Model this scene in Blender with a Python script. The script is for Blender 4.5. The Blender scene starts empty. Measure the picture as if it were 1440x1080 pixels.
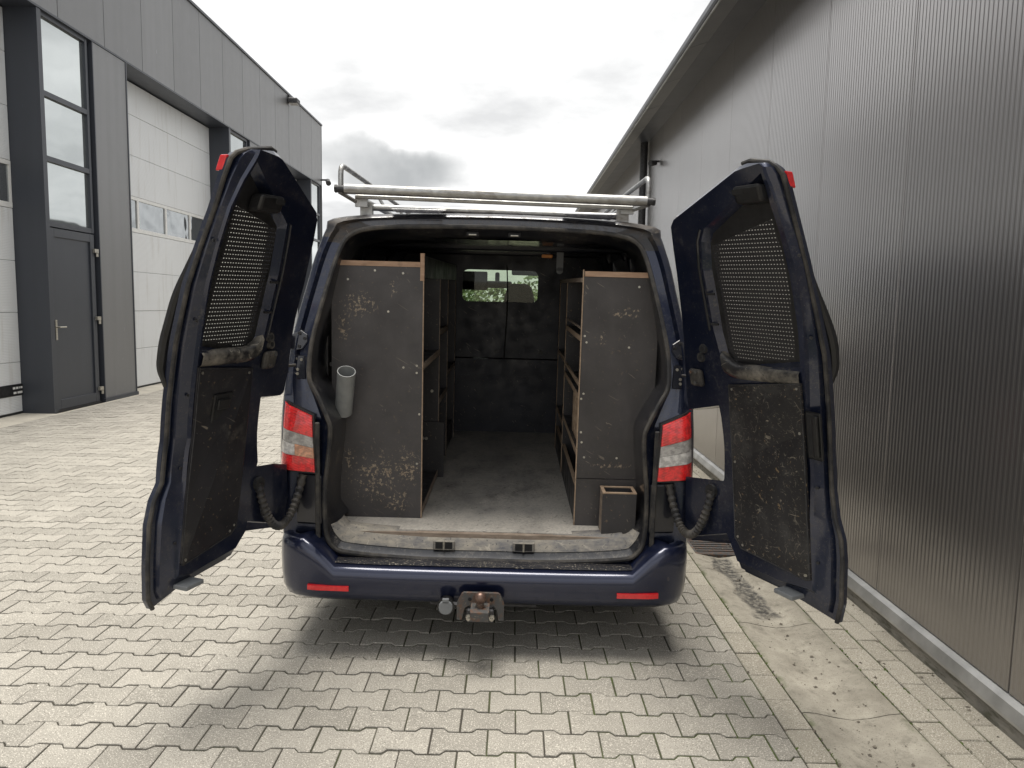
import bpy, bmesh, math, random
from mathutils import Matrix, Vector, Euler, geometry
random.seed(7)
S = bpy.context.scene
COL = S.collection
RAD = math.radians

# ------------------------------------------------------------------ camera
cd = bpy.data.cameras.new('camera'); cam = bpy.data.objects.new('camera', cd); COL.objects.link(cam)
cd.sensor_width = 36; cd.lens = 36 * 1043 / 1440; cd.clip_start = 0.05; cd.clip_end = 2000
M = Matrix.Rotation(RAD(90 - 5.95), 4, 'X') @ Matrix.Rotation(RAD(1.05), 4, 'Z')
M.translation = (0.118, -3.25, 1.60)
cam.matrix_world = M
S.camera = cam

# ------------------------------------------------------------------ sky, sun, exposure
SUN_EL, SUN_AZ = 84, -22          # azimuth from +Y towards +X
W = bpy.data.worlds.new('World'); S.world = W; W.use_nodes = True
nt = W.node_tree; nt.nodes.clear()
def wn(t, **k):
    n = nt.nodes.new(t)
    for a, b in k.items(): setattr(n, a, b)
    return n
wl = nt.links.new
out = wn('ShaderNodeOutputWorld'); bg = wn('ShaderNodeBackground'); bg.inputs[1].default_value = 0.11
sky = wn('ShaderNodeTexSky', sky_type='NISHITA', sun_disc=False)
sky.sun_elevation = RAD(SUN_EL); sky.sun_rotation = RAD(SUN_AZ); sky.dust_density = 2.0
tc = wn('ShaderNodeTexCoord'); sep = wn('ShaderNodeSeparateXYZ'); wl(tc.outputs['Generated'], sep.inputs[0])
# project the view direction on a cloud deck
addz = wn('ShaderNodeMath', operation='ADD'); wl(sep.outputs[2], addz.inputs[0]); addz.inputs[1].default_value = 0.16
mxz = wn('ShaderNodeMath', operation='MAXIMUM'); wl(addz.outputs[0], mxz.inputs[0]); mxz.inputs[1].default_value = 0.08
dv = wn('ShaderNodeVectorMath', operation='DIVIDE'); wl(tc.outputs['Generated'], dv.inputs[0])
cmb = wn('ShaderNodeCombineXYZ')
for i in range(3): wl(mxz.outputs[0], cmb.inputs[i])
wl(cmb.outputs[0], dv.inputs[1])
def wnoise(scale, detail, loc=(0, 0, 0), rough=0.55):
    mp = wn('ShaderNodeMapping'); mp.inputs['Location'].default_value = loc; wl(dv.outputs[0], mp.inputs[0])
    n = wn('ShaderNodeTexNoise'); n.inputs['Scale'].default_value = scale; n.inputs['Detail'].default_value = detail
    n.inputs['Roughness'].default_value = rough; wl(mp.outputs[0], n.inputs['Vector']); return n
def wramp(src, p0, p1, c0=(0, 0, 0, 1), c1=(1, 1, 1, 1)):
    r = wn('ShaderNodeValToRGB'); r.color_ramp.elements[0].position = p0; r.color_ramp.elements[1].position = p1
    r.color_ramp.elements[0].color = c0; r.color_ramp.elements[1].color = c1; wl(src, r.inputs[0]); return r
def wmix(a, b, fac):
    m = wn('ShaderNodeMix', data_type='RGBA')
    wl(fac, m.inputs[0])
    for s, k in ((a, 6), (b, 7)):
        if isinstance(s, tuple): m.inputs[k].default_value = s
        else: wl(s, m.inputs[k])
    return m.outputs[2]
n1 = wnoise(0.55, 5, (3.1, 1.7, 0)); n2 = wnoise(1.1, 8, (0.4, 5.2, 0))
veil = wramp(n1.outputs[0], 0.30, 0.62)                       # bright overcast veil with thin spots
CW = (6.7, 6.67, 6.6, 1); CG = (8.0, 8.1, 8.2, 1)
white = wmix(CW, (3.5, 3.53, 3.56, 1), wramp(n2.outputs[0], 0.30, 0.58).outputs[0])
base = wmix(sky.outputs[0], white, wramp(n1.outputs[0], 0.12, 0.30).outputs[0])
# one grey cumulus bank low in the sky ahead
def dirpx(px, py):
    d = M.to_3x3() @ Vector(((px - 720) / 1043, -(py - 540) / 1043, -1)); return d.normalized()
cc = dirpx(535, 238)
n3 = wn('ShaderNodeTexNoise'); n3.inputs['Scale'].default_value = 9; n3.inputs['Detail'].default_value = 8; wl(tc.outputs['Generated'], n3.inputs['Vector'])
sub = wn('ShaderNodeVectorMath', operation='SUBTRACT'); wl(tc.outputs['Generated'], sub.inputs[0]); sub.inputs[1].default_value = cc
wob = wn('ShaderNodeVectorMath', operation='MULTIPLY_ADD'); wl(n3.outputs['Color'], wob.inputs[0]); wob.inputs[1].default_value = (0.10, 0.0, 0.085)
wl(sub.outputs[0], wob.inputs[2])
sh = wn('ShaderNodeVectorMath', operation='ADD'); wl(wob.outputs[0], sh.inputs[0]); sh.inputs[1].default_value = (-0.05, 0, -0.0425)
scl = wn('ShaderNodeVectorMath', operation='MULTIPLY'); wl(sh.outputs[0], scl.inputs[0]); scl.inputs[1].default_value = (6.6, 1.5, 22)
ln = wn('ShaderNodeVectorMath', operation='LENGTH'); wl(scl.outputs[0], ln.inputs[0])
cm = wramp(ln.outputs['Value'], 0.55, 1.12, (1, 1, 1, 1), (0, 0, 0, 1)); cm.color_ramp.interpolation = 'EASE'
n4 = wramp(n3.outputs[0], 0.35, 0.7, (0.55, 0.55, 0.55, 1), (1, 1, 1, 1))
mm = wn('ShaderNodeMath', operation='MULTIPLY'); wl(cm.outputs[0], mm.inputs[0]); wl(n4.outputs[0], mm.inputs[1])
fin = wmix(base, (2.2, 2.27, 2.31, 1), mm.outputs[0])
wl(fin, bg.inputs[0]); wl(bg.outputs[0], out.inputs[0])

sd = bpy.data.lights.new('sun', 'SUN'); sd.energy = 2.2; sd.angle = RAD(34); sd.color = (1.0, 0.95, 0.87)
sun = bpy.data.objects.new('sun', sd); COL.objects.link(sun)
sv = Vector((math.sin(RAD(SUN_AZ)) * math.cos(RAD(SUN_EL)), math.cos(RAD(SUN_AZ)) * math.cos(RAD(SUN_EL)), math.sin(RAD(SUN_EL))))
sun.rotation_euler = sv.to_track_quat('Z', 'Y').to_euler()
S.view_settings.view_transform = 'Standard'; S.view_settings.look = 'None'; S.view_settings.gamma = 1
S.view_settings.use_curve_mapping = False
S.view_settings.exposure = 1.08
S.render.engine = 'CYCLES'
S.cycles.max_bounces = 10; S.cycles.diffuse_bounces = 5; S.cycles.transparent_max_bounces = 16

# ------------------------------------------------------------------ materials
class NT:
    def __init__(s, name):
        s.m = bpy.data.materials.new(name); s.m.use_nodes = True; s.t = s.m.node_tree
        s.p = s.t.nodes['Principled BSDF']; s.geo = s.new('ShaderNodeNewGeometry'); s.pos = s.geo.outputs['Position']
    def new(s, t, **k):
        n = s.t.nodes.new(t)
        for a, b in k.items(): setattr(n, a, b)
        return n
    def link(s, a, b): s.t.links.new(a, b)
    def vec(s, scale=(1, 1, 1), loc=(0, 0, 0), rot=(0, 0, 0), src=None):
        m = s.new('ShaderNodeMapping'); m.inputs['Scale'].default_value = scale; m.inputs['Location'].default_value = loc; m.inputs['Rotation'].default_value = rot
        if any(rot):                       # turn first, then stretch, so streaks can run in any direction
            m.inputs['Rotation'].default_value = (0, 0, 0); q = s.new('ShaderNodeMapping'); q.inputs['Rotation'].default_value = rot
            s.link(src or s.pos, q.inputs[0]); s.link(q.outputs[0], m.inputs[0])
        else: s.link(src or s.pos, m.inputs[0])
        return m.outputs[0]
    def hair(s, scale, vec, width=0.006, lo=0.5, hi=0.62):
        a = s.math('ABSOLUTE', s.math('SUBTRACT', s.noise(scale, 1.5, vec, 0.5, 0.6), 0.5))
        return s.math('MULTIPLY', s.ramp(a, (width * 0.5, 1.0), (width, 0.0)), s.ramp(s.noise(scale * 1.7, 3, vec), (lo, 0.0), (hi, 1.0)))
    def noise(s, scale, detail=4, vec=None, rough=0.55, dist=0):
        n = s.new('ShaderNodeTexNoise'); n.inputs['Scale'].default_value = scale; n.inputs['Detail'].default_value = detail
        n.inputs['Roughness'].default_value = rough; n.inputs['Distortion'].default_value = dist
        s.link(vec or s.pos, n.inputs['Vector']); return n.outputs[0]
    def vor(s, scale, vec=None, feature='F1'):
        n = s.new('ShaderNodeTexVoronoi', feature=feature); n.inputs['Scale'].default_value = scale
        s.link(vec or s.pos, n.inputs['Vector']); return n.outputs[0]
    def ramp(s, src, *st):
        r = s.new('ShaderNodeValToRGB'); e = r.color_ramp.elements
        while len(e) < len(st): e.new(0.5)
        for i, (p, c) in enumerate(st):
            e[i].position = p; e[i].color = (c, c, c, 1) if not isinstance(c, tuple) else (*c, 1)
        s.link(src, r.inputs[0]); return r.outputs[0]
    def mix(s, a, b, f, mode='MIX'):
        m = s.new('ShaderNodeMix', data_type='RGBA', blend_type=mode)
        if isinstance(f, (int, float)): m.inputs[0].default_value = f
        else: s.link(f, m.inputs[0])
        for q, k in ((a, 6), (b, 7)):
            if isinstance(q, tuple): m.inputs[k].default_value = (*q, 1)
            elif isinstance(q, (int, float)): m.inputs[k].default_value = (q, q, q, 1)
            else: s.link(q, m.inputs[k])
        return m.outputs[2]
    def math(s, op, a, b=0.0, c=None):
        m = s.new('ShaderNodeMath', operation=op)
        for i, q in enumerate((a, b) if c is None else (a, b, c)):
            if isinstance(q, (int, float)): m.inputs[i].default_value = q
            else: s.link(q, m.inputs[i])
        return m.outputs[0]
    def xyz(s, src=None):
        n = s.new('ShaderNodeSeparateXYZ'); s.link(src or s.pos, n.inputs[0]); return n.outputs
    def set(s, **k):
        for a, b in k.items():
            i = s.p.inputs[a.replace('_', ' ')]
            if isinstance(b, (int, float)): i.default_value = b
            elif isinstance(b, tuple): i.default_value = (*b, 1)
            else: s.link(b, i)
        return s
    def bump(s, h, strength=0.3, dist=0.01):
        b = s.new('ShaderNodeBump'); b.inputs['Strength'].default_value = strength; b.inputs['Distance'].default_value = dist
        s.link(h, b.inputs['Height']); s.link(b.outputs[0], s.p.inputs['Normal']); return s
MT = {}
def reg(n): MT[n.m.name] = n.m; return n.m
def plain(name, col, rough=0.5, metal=0.0, var=0.25, vs=8, bump=0.0, bs=150, coat=0.0):
    n = NT(name)
    dark = tuple(c * (1 - var) for c in col); lite = tuple(min(1, c * (1 + var)) for c in col)
    c = n.mix(dark, lite, n.ramp(n.noise(vs, 6), (0.3, 0.0), (0.7, 1.0)))
    n.set(Base_Color=c, Roughness=n.ramp(n.noise(vs * 2.3, 5), (0.3, max(0.02, rough * 0.8)), (0.7, min(1, rough * 1.2))), Metallic=metal)
    if coat: n.set(Coat_Weight=coat, Coat_Roughness=0.08)
    if bump: n.bump(n.noise(bs, 3), bump, 0.003)
    return reg(n)

# concrete paving stones
def paving(name, ca, cb, spk=0.8):
    n = NT(name)
    oi = n.new('ShaderNodeObjectInfo').outputs['Random']; isl = n.geo.outputs['Random Per Island']
    rnd = n.math('FRACT', n.math('ADD', oi, isl))
    c = n.mix(ca, cb, n.math('ADD', n.math('MULTIPLY', rnd, 0.68), n.math('MULTIPLY', n.ramp(n.noise(9, 5), (0.3, 0.0), (0.7, 1.0)), 0.36)))
    c = n.mix(c, (0.72, 0.68, 0.60), n.math('MULTIPLY', n.ramp(n.noise(190, 2), (0.57, 0.0), (0.66, 1.0)), spk))
    c = n.mix(c, (0.12, 0.11, 0.095), n.math('MULTIPLY', n.ramp(n.noise(210, 2, n.vec(loc=(4, 2, 1))), (0.575, 0.0), (0.67, 1.0)), spk))
    c = n.mix(c, (0.16, 0.145, 0.12), n.math('MULTIPLY', n.ramp(n.noise(1.1, 7, rough=0.65), (0.52, 0.0), (0.80, 1.0)), 0.28))
    c = n.mix(c, (0.07, 0.06, 0.05), n.math('MULTIPLY', n.ramp(n.noise(5.5, 4, n.vec(loc=(9, 3, 0))), (0.70, 0.0), (0.76, 1.0)), 0.45))
    n.set(Base_Color=c, Roughness=0.88, Specular_IOR_Level=0.25)
    n.bump(n.math('ADD', n.noise(260, 3), n.math('MULTIPLY', n.noise(35, 4), 0.8)), 0.45, 0.004)
    return reg(n)
paving('paver', (0.250, 0.236, 0.208), (0.385, 0.364, 0.322))
paving('border_paver', (0.31, 0.285, 0.235), (0.43, 0.40, 0.335))
n = NT('joint'); x = n.xyz()
moss = n.math('MULTIPLY', n.ramp(n.noise(2.6, 5), (0.42, 0.0), (0.60, 1.0)), n.ramp(n.math('MULTIPLY_ADD', x[0], 0.22, 0.55), (0.30, 0.06), (0.85, 1.0)))
c = n.mix((0.030, 0.027, 0.022), (0.075, 0.066, 0.052), n.noise(30, 4))
c = n.mix(c, (0.075, 0.105, 0.022), moss)
n.set(Base_Color=c, Roughness=0.95).bump(n.noise(220, 3), 0.6, 0.006); reg(n)
n = NT('gutter_concrete')
c = n.mix((0.24, 0.22, 0.18), (0.43, 0.40, 0.335), n.ramp(n.noise(4.5, 8, rough=0.7), (0.32, 0.0), (0.66, 1.0)))
c = n.mix(c, (0.13, 0.12, 0.095), n.ramp(n.noise(11, 8, rough=0.7), (0.54, 0.0), (0.72, 0.75)))
x = n.xyz(); c = n.mix(c, (0.075, 0.095, 0.03), n.math('MULTIPLY', n.ramp(n.math('ABSOLUTE', n.math('SUBTRACT', x[0], 1.51)), (0.165, 0.0), (0.20, 1.0)), n.ramp(n.noise(9, 6, rough=0.7), (0.50, 0.0), (0.62, 0.8))))
c = n.mix(c, (0.10, 0.09, 0.08), n.ramp(n.noise(190, 2), (0.62, 0.0), (0.70, 0.8)))
x = n.xyz()
wx = n.math('ADD', x[0], n.math('MULTIPLY', n.math('SUBTRACT', n.noise(5, 5), 0.5), 0.16))
wy = n.math('ADD', x[1], n.math('MULTIPLY', n.math('SUBTRACT', n.noise(4, 4, n.vec(loc=(3, 1, 7))), 0.5), 0.5))
wet = n.math('MULTIPLY', n.ramp(n.math('ABSOLUTE', n.math('SUBTRACT', wx, 1.50)), (0.045, 1.0), (0.075, 0.0)), n.ramp(n.math('ABSOLUTE', n.math('SUBTRACT', wy, 1.02)), (0.42, 1.0), (0.52, 0.0)))
wet = n.math('MULTIPLY', wet, n.ramp(n.noise(34, 6, rough=0.7), (0.40, 0.25), (0.56, 1.0)))
c = n.mix(c, (0.055, 0.052, 0.045), wet)
n.set(Base_Color=c, Roughness=n.mix(0.9, 0.35, wet)).bump(n.math('ADD', n.noise(120, 4), n.noise(18, 4)), 0.5, 0.006); reg(n)
plain('dusty_grit', (0.17, 0.15, 0.12), 0.95, var=0.6, vs=60)
plain('moss', (0.075, 0.105, 0.025), 0.95, var=0.5, vs=40)
plain('apron_concrete', (0.44, 0.41, 0.35), 0.9, var=0.2, vs=3, bump=0.3)
plain('far_ground', (0.33, 0.30, 0.25), 0.95, var=0.2, vs=0.4)
n = NT('plinth_concrete')
z = n.xyz()[2]
c = n.mix((0.20, 0.19, 0.17), (0.34, 0.32, 0.28), n.ramp(n.noise(6, 6), (0.3, 0.0), (0.7, 1.0)))
c = n.mix(c, (0.10, 0.10, 0.07), n.ramp(n.noise(11, 5, n.vec((1, 1, 4))), (0.5, 0.0), (0.65, 0.8)))
n.set(Base_Color=c, Roughness=0.9).bump(n.noise(80, 4), 0.5, 0.005); reg(n)
# painted steel cladding
def cladding(name, col, rough, metal, spec=0.5, streak=0.25, coat=0.0, scratch=0.35):
    n = NT(name)
    isl = n.new('ShaderNodeObjectInfo').outputs['Random']
    c = n.mix(tuple(q * 0.93 for q in col), tuple(q * 1.06 for q in col), isl)
    st = n.ramp(n.noise(1.0, 6, n.vec((6, 6, 0.35))), (0.40, 0.0), (0.72, 1.0))
    c = n.mix(c, tuple(q * 0.70 for q in col), n.math('MULTIPLY', st, streak))
    scr = n.ramp(n.noise(26, 2, n.vec((1.0, 1.0, 0.16))), (0.735, 0.0), (0.76, 1.0))
    c = n.mix(c, tuple(min(1, q * 2.2) for q in col), n.math('MULTIPLY', scr, scratch))
    if scratch == 0.0:
        z = n.xyz()[2]; sp = n.math('MULTIPLY', n.ramp(z, (0.12, 1.0), (0.75, 0.0)), n.ramp(n.noise(42, 6, rough=0.75), (0.46, 0.0), (0.66, 1.0)))
        sp = n.math('MAXIMUM', sp, n.math('MULTIPLY', n.ramp(n.noise(60, 3, n.vec((1, 1, 0.5))), (0.70, 0.0), (0.74, 1.0)), n.ramp(n.noise(1.3, 4), (0.5, 0.0), (0.65, 0.7))))
        c = n.mix(c, (0.21, 0.185, 0.155), n.math('MULTIPLY', sp, 0.30)); metal = n.mix(metal, 0.6, sp)
    n.set(Base_Color=c, Roughness=n.ramp(n.noise(5, 5), (0.3, rough * 0.95), (0.7, rough * 1.05)), Metallic=metal, Specular_IOR_Level=spec, Coat_Weight=coat, Coat_Roughness=0.20)
    return reg(n)
cladding('warehouse_cladding', (0.31, 0.295, 0.29), 0.29, 0.82, 1.0, streak=0.10, coat=1.0, scratch=0.0)
cladding('grey_cladding', (0.19, 0.192, 0.196), 0.42, 0.30)
cladding('anthracite', (0.043, 0.048, 0.060), 0.40, 0.0, 0.5)
cladding('soffit_panel', (0.20, 0.205, 0.21), 0.5, 0.0)
plain('aluminium_flashing', (0.46, 0.46, 0.45), 0.42, 0.6, var=0.25, vs=5)
plain('white_frame', (0.72, 0.72, 0.70), 0.45, var=0.06)
plain('black_gap', (0.012, 0.012, 0.013), 0.8, var=0.1)
n = NT('garage_panel')
z = n.xyz()[2]
rib = n.math('SINE', n.math('MULTIPLY', z, 2 * math.pi / 0.021))
c = n.mix((0.66, 0.675, 0.685), (0.74, 0.755, 0.765), n.noise(1.2, 6, n.vec((1, 1, 0.4))))
c = n.mix(c, (0.47, 0.455, 0.42), n.ramp(n.noise(3, 6, n.vec((3, 3, 0.3))), (0.55, 0.0), (0.8, 0.6)))
n.set(Base_Color=c, Roughness=0.45).bump(rib, 0.5, 0.0022); reg(n)
def glassm(name, col, metal, rough, bump=0.0, bs=4):
    n = NT(name); n.set(Base_Color=col, Metallic=metal, Roughness=rough, Specular_IOR_Level=0.9)
    if bump: n.bump(n.noise(bs, 1), bump, 0.05)
    return reg(n)
glassm('reflective_glass', (0.50, 0.53, 0.53), 0.88, 0.03, 0.05, 2.0)
glassm('acrylic_pane', (0.34, 0.36, 0.37), 0.8, 0.05, 0.55, 2.2)
glassm('dark_glass', (0.03, 0.035, 0.04), 0.2, 0.06)
n = NT('clear_glass'); n.set(Base_Color=(0.93, 0.96, 0.95), Roughness=0.0, IOR=1.0, Transmission_Weight=1.0, Specular_IOR_Level=0.3); reg(n)
n = NT('tinted_glass')
tr = n.new('ShaderNodeBsdfTransparent'); tr.inputs[0].default_value = (0.75, 0.80, 0.72, 1); gl = n.new('ShaderNodeBsdfGlossy'); gl.inputs['Roughness'].default_value = 0.03
mx = n.new('ShaderNodeMixShader'); mx.inputs[0].default_value = 0.03; n.link(tr.outputs[0], mx.inputs[1]); n.link(gl.outputs[0], mx.inputs[2])
n.link(mx.outputs[0], n.t.nodes['Material Output'].inputs[0]); reg(n)

n = NT('frosted_glass')
tr = n.new('ShaderNodeBsdfTranslucent'); tr.inputs[0].default_value = (0.46, 0.46, 0.42, 1); gl = n.new('ShaderNodeBsdfGlossy'); gl.inputs['Roughness'].default_value = 0.05; gl.inputs[0].default_value = (0.1, 0.1, 0.1, 1)
mx = n.new('ShaderNodeMixShader'); mx.inputs[0].default_value = 0.1; n.link(tr.outputs[0], mx.inputs[1]); n.link(gl.outputs[0], mx.inputs[2])
n.link(mx.outputs[0], n.t.nodes['Material Output'].inputs[0]); reg(n)
# van paint and its dirt
def paint(name, dust, dcol=(0.20, 0.165, 0.12), base=(0.0062, 0.0095, 0.027), speck=0.5, rough=0.3, met=0.25):
    n = NT(name)
    fl = n.vor(900)
    c = n.mix(tuple(q * 0.75 for q in base), tuple(q * 1.5 for q in base), fl)
    d1 = n.ramp(n.noise(5.5, 8, rough=0.7), (0.60 - dust * 0.30, 0.0), (0.80 - dust * 0.22, 1.0))
    d2 = n.ramp(n.noise(48, 6, rough=0.7), (0.56 - dust * 0.1, 0.0), (0.72 - dust * 0.1, 1.0))
    dd = n.math('MULTIPLY', d1, n.math('MULTIPLY_ADD', d2, 0.75, 0.12))
    sp = n.math('MULTIPLY', n.ramp(n.noise(170, 2), (0.685, 0.0), (0.72, 1.0)), speck)
    scr = n.ramp(n.noise(20, 2, n.vec((1.0, 1.0, 0.12), rot=(0.5, 0.3, 0.2))), (0.74, 0.0), (0.755, 1.0))
    mask = n.math('MINIMUM', n.math('ADD', n.math('ADD', n.math('MULTIPLY', dd, min(1, dust * 1.6)), sp), n.math('MULTIPLY', scr, 0.25)), 1.0)
    c = n.mix(c, dcol, mask)
    n.set(Base_Color=c, Metallic=n.mix(met, 0.0, mask), Roughness=n.mix(rough, 0.9, mask), Coat_Weight=n.mix(0.9, 0.0, mask), Coat_Roughness=0.10)
    n.bump(n.noise(40, 3), 0.04, 0.004)
    return reg(n)
paint('navy_paint', 0.22, base=(0.0095, 0.0145, 0.038), met=0.60)
paint('navy_paint_worn', 0.55, (0.095, 0.088, 0.078), (0.0105, 0.016, 0.040), speck=0.9, met=0.58)
paint('navy_roof_paint', 0.85, (0.16, 0.15, 0.145), (0.02, 0.022, 0.035))
paint('navy_inner', 0.30, (0.09, 0.08, 0.07), (0.0065, 0.0075, 0.014), 0.35, 0.38)
paint('bumper_paint', 0.12, (0.15, 0.13, 0.11), (0.009, 0.0135, 0.040), 0.25, met=0.45)
def dusted(name, a, b, lo=0.28, hi=0.62, loc=(0, 0, 0)):
    n = NT(name)
    m_ = n.math('ADD', n.math('MULTIPLY', n.noise(6, 9, n.vec((0.45, 1, 1), loc), 0.68), 0.7), n.math('MULTIPLY', n.noise(38, 6, n.vec((0.5, 1, 1), loc), 0.65), 0.3))
    f = n.ramp(m_, (lo, 0.0), (hi, 1.0))
    c = n.mix(a, b, f)
    c = n.mix(c, tuple(q * 0.55 for q in a), n.ramp(n.noise(95, 3), (0.62, 0.0), (0.70, 0.8)))
    c = n.mix(c, (0.5, 0.46, 0.38), n.math('MULTIPLY', n.hair(14, n.vec((0.6, 1, 1), loc), 0.010), 0.5))
    n.set(Base_Color=c, Roughness=n.mix(0.38, 0.9, f)).bump(n.noise(120, 3), 0.1, 0.002); return reg(n)
dusted('rusty_corner', (0.028, 0.028, 0.032), (0.12, 0.088, 0.060), 0.44, 0.66)
dusted('sill_paint', (0.045, 0.053, 0.075), (0.38, 0.345, 0.285), 0.36, 0.60)
dusted('ledge_paint', (0.022, 0.021, 0.022), (0.27, 0.245, 0.205), 0.44, 0.66, (3, 1, 2))
paint('jamb_paint', 0.55, (0.26, 0.235, 0.20), (0.009, 0.010, 0.015), 0.6)
plain('black_rubber', (0.018, 0.018, 0.019), 0.6, var=0.5, vs=25, bump=0.2)
n = NT('dusty_rubber')
c = n.mix((0.018, 0.018, 0.02), (0.13, 0.115, 0.095), n.ramp(n.noise(9, 7, rough=0.7), (0.42, 0.0), (0.75, 0.9)))
n.set(Base_Color=c, Roughness=0.7); reg(n)
plain('black_plastic', (0.012, 0.012, 0.013), 0.42, var=0.35, vs=30)
n = NT('tread_plastic')
c = n.mix((0.010, 0.011, 0.016), (0.02, 0.02, 0.026), n.noise(20, 4))
c = n.mix(c, (0.40, 0.36, 0.29), n.ramp(n.noise(130, 3), (0.60, 0.0), (0.66, 1.0)))
n.set(Base_Color=c, Roughness=0.42).bump(n.noise(140, 2), 0.3, 0.003); reg(n)
plain('grey_plastic', (0.19, 0.20, 0.21), 0.45, var=0.1)
plain('pipe_plastic', (0.27, 0.28, 0.28), 0.42, var=0.12, vs=20)
plain('roof_liner', (0.16, 0.16, 0.165), 0.9, var=0.1)
plain('seat_fabric', (0.010, 0.010, 0.012), 0.9, var=0.3, vs=40)
# galvanised tubes
n = NT('galvanised')
c = n.mix((0.34, 0.345, 0.345), (0.47, 0.47, 0.46), n.ramp(n.noise(30, 5), (0.3, 0.0), (0.7, 1.0)))
c = n.mix(c, (0.17, 0.145, 0.12), n.ramp(n.noise(13, 8, n.vec((0.35, 1, 1)), rough=0.75), (0.52, 0.0), (0.66, 0.75)))
n.set(Base_Color=c, Metallic=0.85, Roughness=n.ramp(n.noise(25, 5), (0.3, 0.32), (0.7, 0.6))); reg(n)
n = NT('rusty_steel')
c = n.mix((0.085, 0.085, 0.085), (0.15, 0.085, 0.055), n.ramp(n.noise(38, 6), (0.46, 0.0), (0.66, 1.0)))
c = n.mix(c, (0.30, 0.24, 0.17), n.ramp(n.noise(90, 4), (0.60, 0.0), (0.72, 0.8)))
n.set(Base_Color=c, Metallic=0.3, Roughness=0.62).bump(n.noise(140, 3), 0.4, 0.002); reg(n)
n = NT('ball_steel')
c = n.mix((0.13, 0.09, 0.075), (0.21, 0.13, 0.10), n.noise(45, 5)); n.set(Base_Color=c, Metallic=0.6, Roughness=0.38); reg(n)
plain('zinc', (0.45, 0.43, 0.38), 0.4, 0.8, var=0.3, vs=60)
plain('dark_steel', (0.045, 0.045, 0.048), 0.5, 0.3, var=0.5, vs=40)
# film faced plywood, scuffed
def ply(name, base, scuff=0.5, scr=0.6, dust=0.0, loc=(0, 0, 0), dents=False, rough=0.42, dcol=(0.30, 0.27, 0.22), dense=False):
    n = NT(name)
    v = n.vec(loc=loc)
    c = n.mix(tuple(q * 0.75 for q in base), tuple(q * 1.35 for q in base), n.ramp(n.noise(3.5, 7, v, 0.65), (0.3, 0.0), (0.7, 1.0)))
    c = n.mix(c, tuple(q * 1.9 for q in base), n.math('MULTIPLY', n.ramp(n.noise(7, 5, n.vec((1, 1, 0.25), loc)), (0.5, 0.0), (0.8, 1.0)), 0.5))
    a = n.ramp(n.noise(32, 2, n.vec((1.6, 1.6, 0.14), loc, (0.35, 0.5, 0.2)), dist=1.2), (0.715, 0.0), (0.735, 1.0))
    b = n.ramp(n.noise(26, 2, n.vec((0.16, 0.16, 1.7), loc, (0.3, -0.5, 0.9)), dist=1.5), (0.72, 0.0), (0.74, 1.0))
    c = n.mix(c, (0.27, 0.23, 0.18), n.math('MULTIPLY', n.math('MAXIMUM', a, b), scr))
    if dense:
        for q, sc_ in enumerate((11, 17, 26)):
            c = n.mix(c, (0.34, 0.30, 0.235), n.math('MULTIPLY', n.hair(sc_, n.vec(loc=(q * 3.1, q, 2 * q)), 0.007 + 0.001 * q, 0.53, 0.66), 0.55))
        for q, (sc_, ro) in enumerate((((1.9, 1.9, 0.2), (0.9, 0.2, 0.4)), ((0.25, 0.25, 2.2), (-0.6, 0.9, 0.1)), ((2.2, 0.3, 0.9), (0.2, 1.2, 0.7)))):
            e = n.ramp(n.noise(44, 3, n.vec(sc_, (q, 2 * q, 5), ro), dist=2.2), (0.69, 0.0), (0.715, 1.0))
            c = n.mix(c, (0.30, 0.265, 0.205), n.math('MULTIPLY', e, 0.6))
    c = n.mix(c, (0.20, 0.145, 0.085), n.math('MINIMUM', n.math('MULTIPLY', n.ramp(n.noise(58, 4, v), (0.66, 0.0), (0.68, 1.0)), scuff), 1.0))
    if dents:
        x = n.xyz()
        def spot(cx, cz, rx, rz):
            d = n.math('SQRT', n.math('ADD', n.math('POWER', n.math('DIVIDE', n.math('SUBTRACT', x[0], cx), rx), 2.0), n.math('POWER', n.math('DIVIDE', n.math('SUBTRACT', x[2], cz), rz), 2.0)))
            return n.math('MULTIPLY', n.ramp(d, (0.35, 1.0), (1.0, 0.0)), 1.0)
        hot = 0.0
        for s in dents: hot = n.math('MAXIMUM', hot, spot(*s))
        chip = n.ramp(n.math('MULTIPLY_ADD', n.noise(60, 7, v, 0.72), 1.0, n.math('MULTIPLY', hot, 0.12)), (0.655, 0.0), (0.685, 1.0))
        chip = n.math('MULTIPLY', chip, hot)
        c = n.mix(c, n.mix((0.36, 0.32, 0.25), (0.22, 0.14, 0.08), n.noise(45, 3)), chip)
    rg = n.ramp(n.noise(11, 6, v), (0.3, rough * 0.75), (0.7, rough * 1.4))
    if dust:
        dm = n.math('MULTIPLY', n.ramp(n.noise(4.2, 8, v, 0.7), (0.62 - dust * 0.34, 0.0), (0.84 - dust * 0.3, 1.0)), min(1, 0.35 + dust * 0.6))
        dm = n.math('MULTIPLY', dm, n.ramp(n.noise(75, 4, v), (0.30, 0.35), (0.62, 1.0)))
        c = n.mix(c, dcol, dm); rg = n.mix(rg, 0.9, dm)
    n.set(Base_Color=c, Roughness=rg, Specular_IOR_Level=0.45).bump(n.noise(170, 3, v), 0.12, 0.002)
    return reg(n)
ply('film_plywood', (0.034, 0.032, 0.034))
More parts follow.
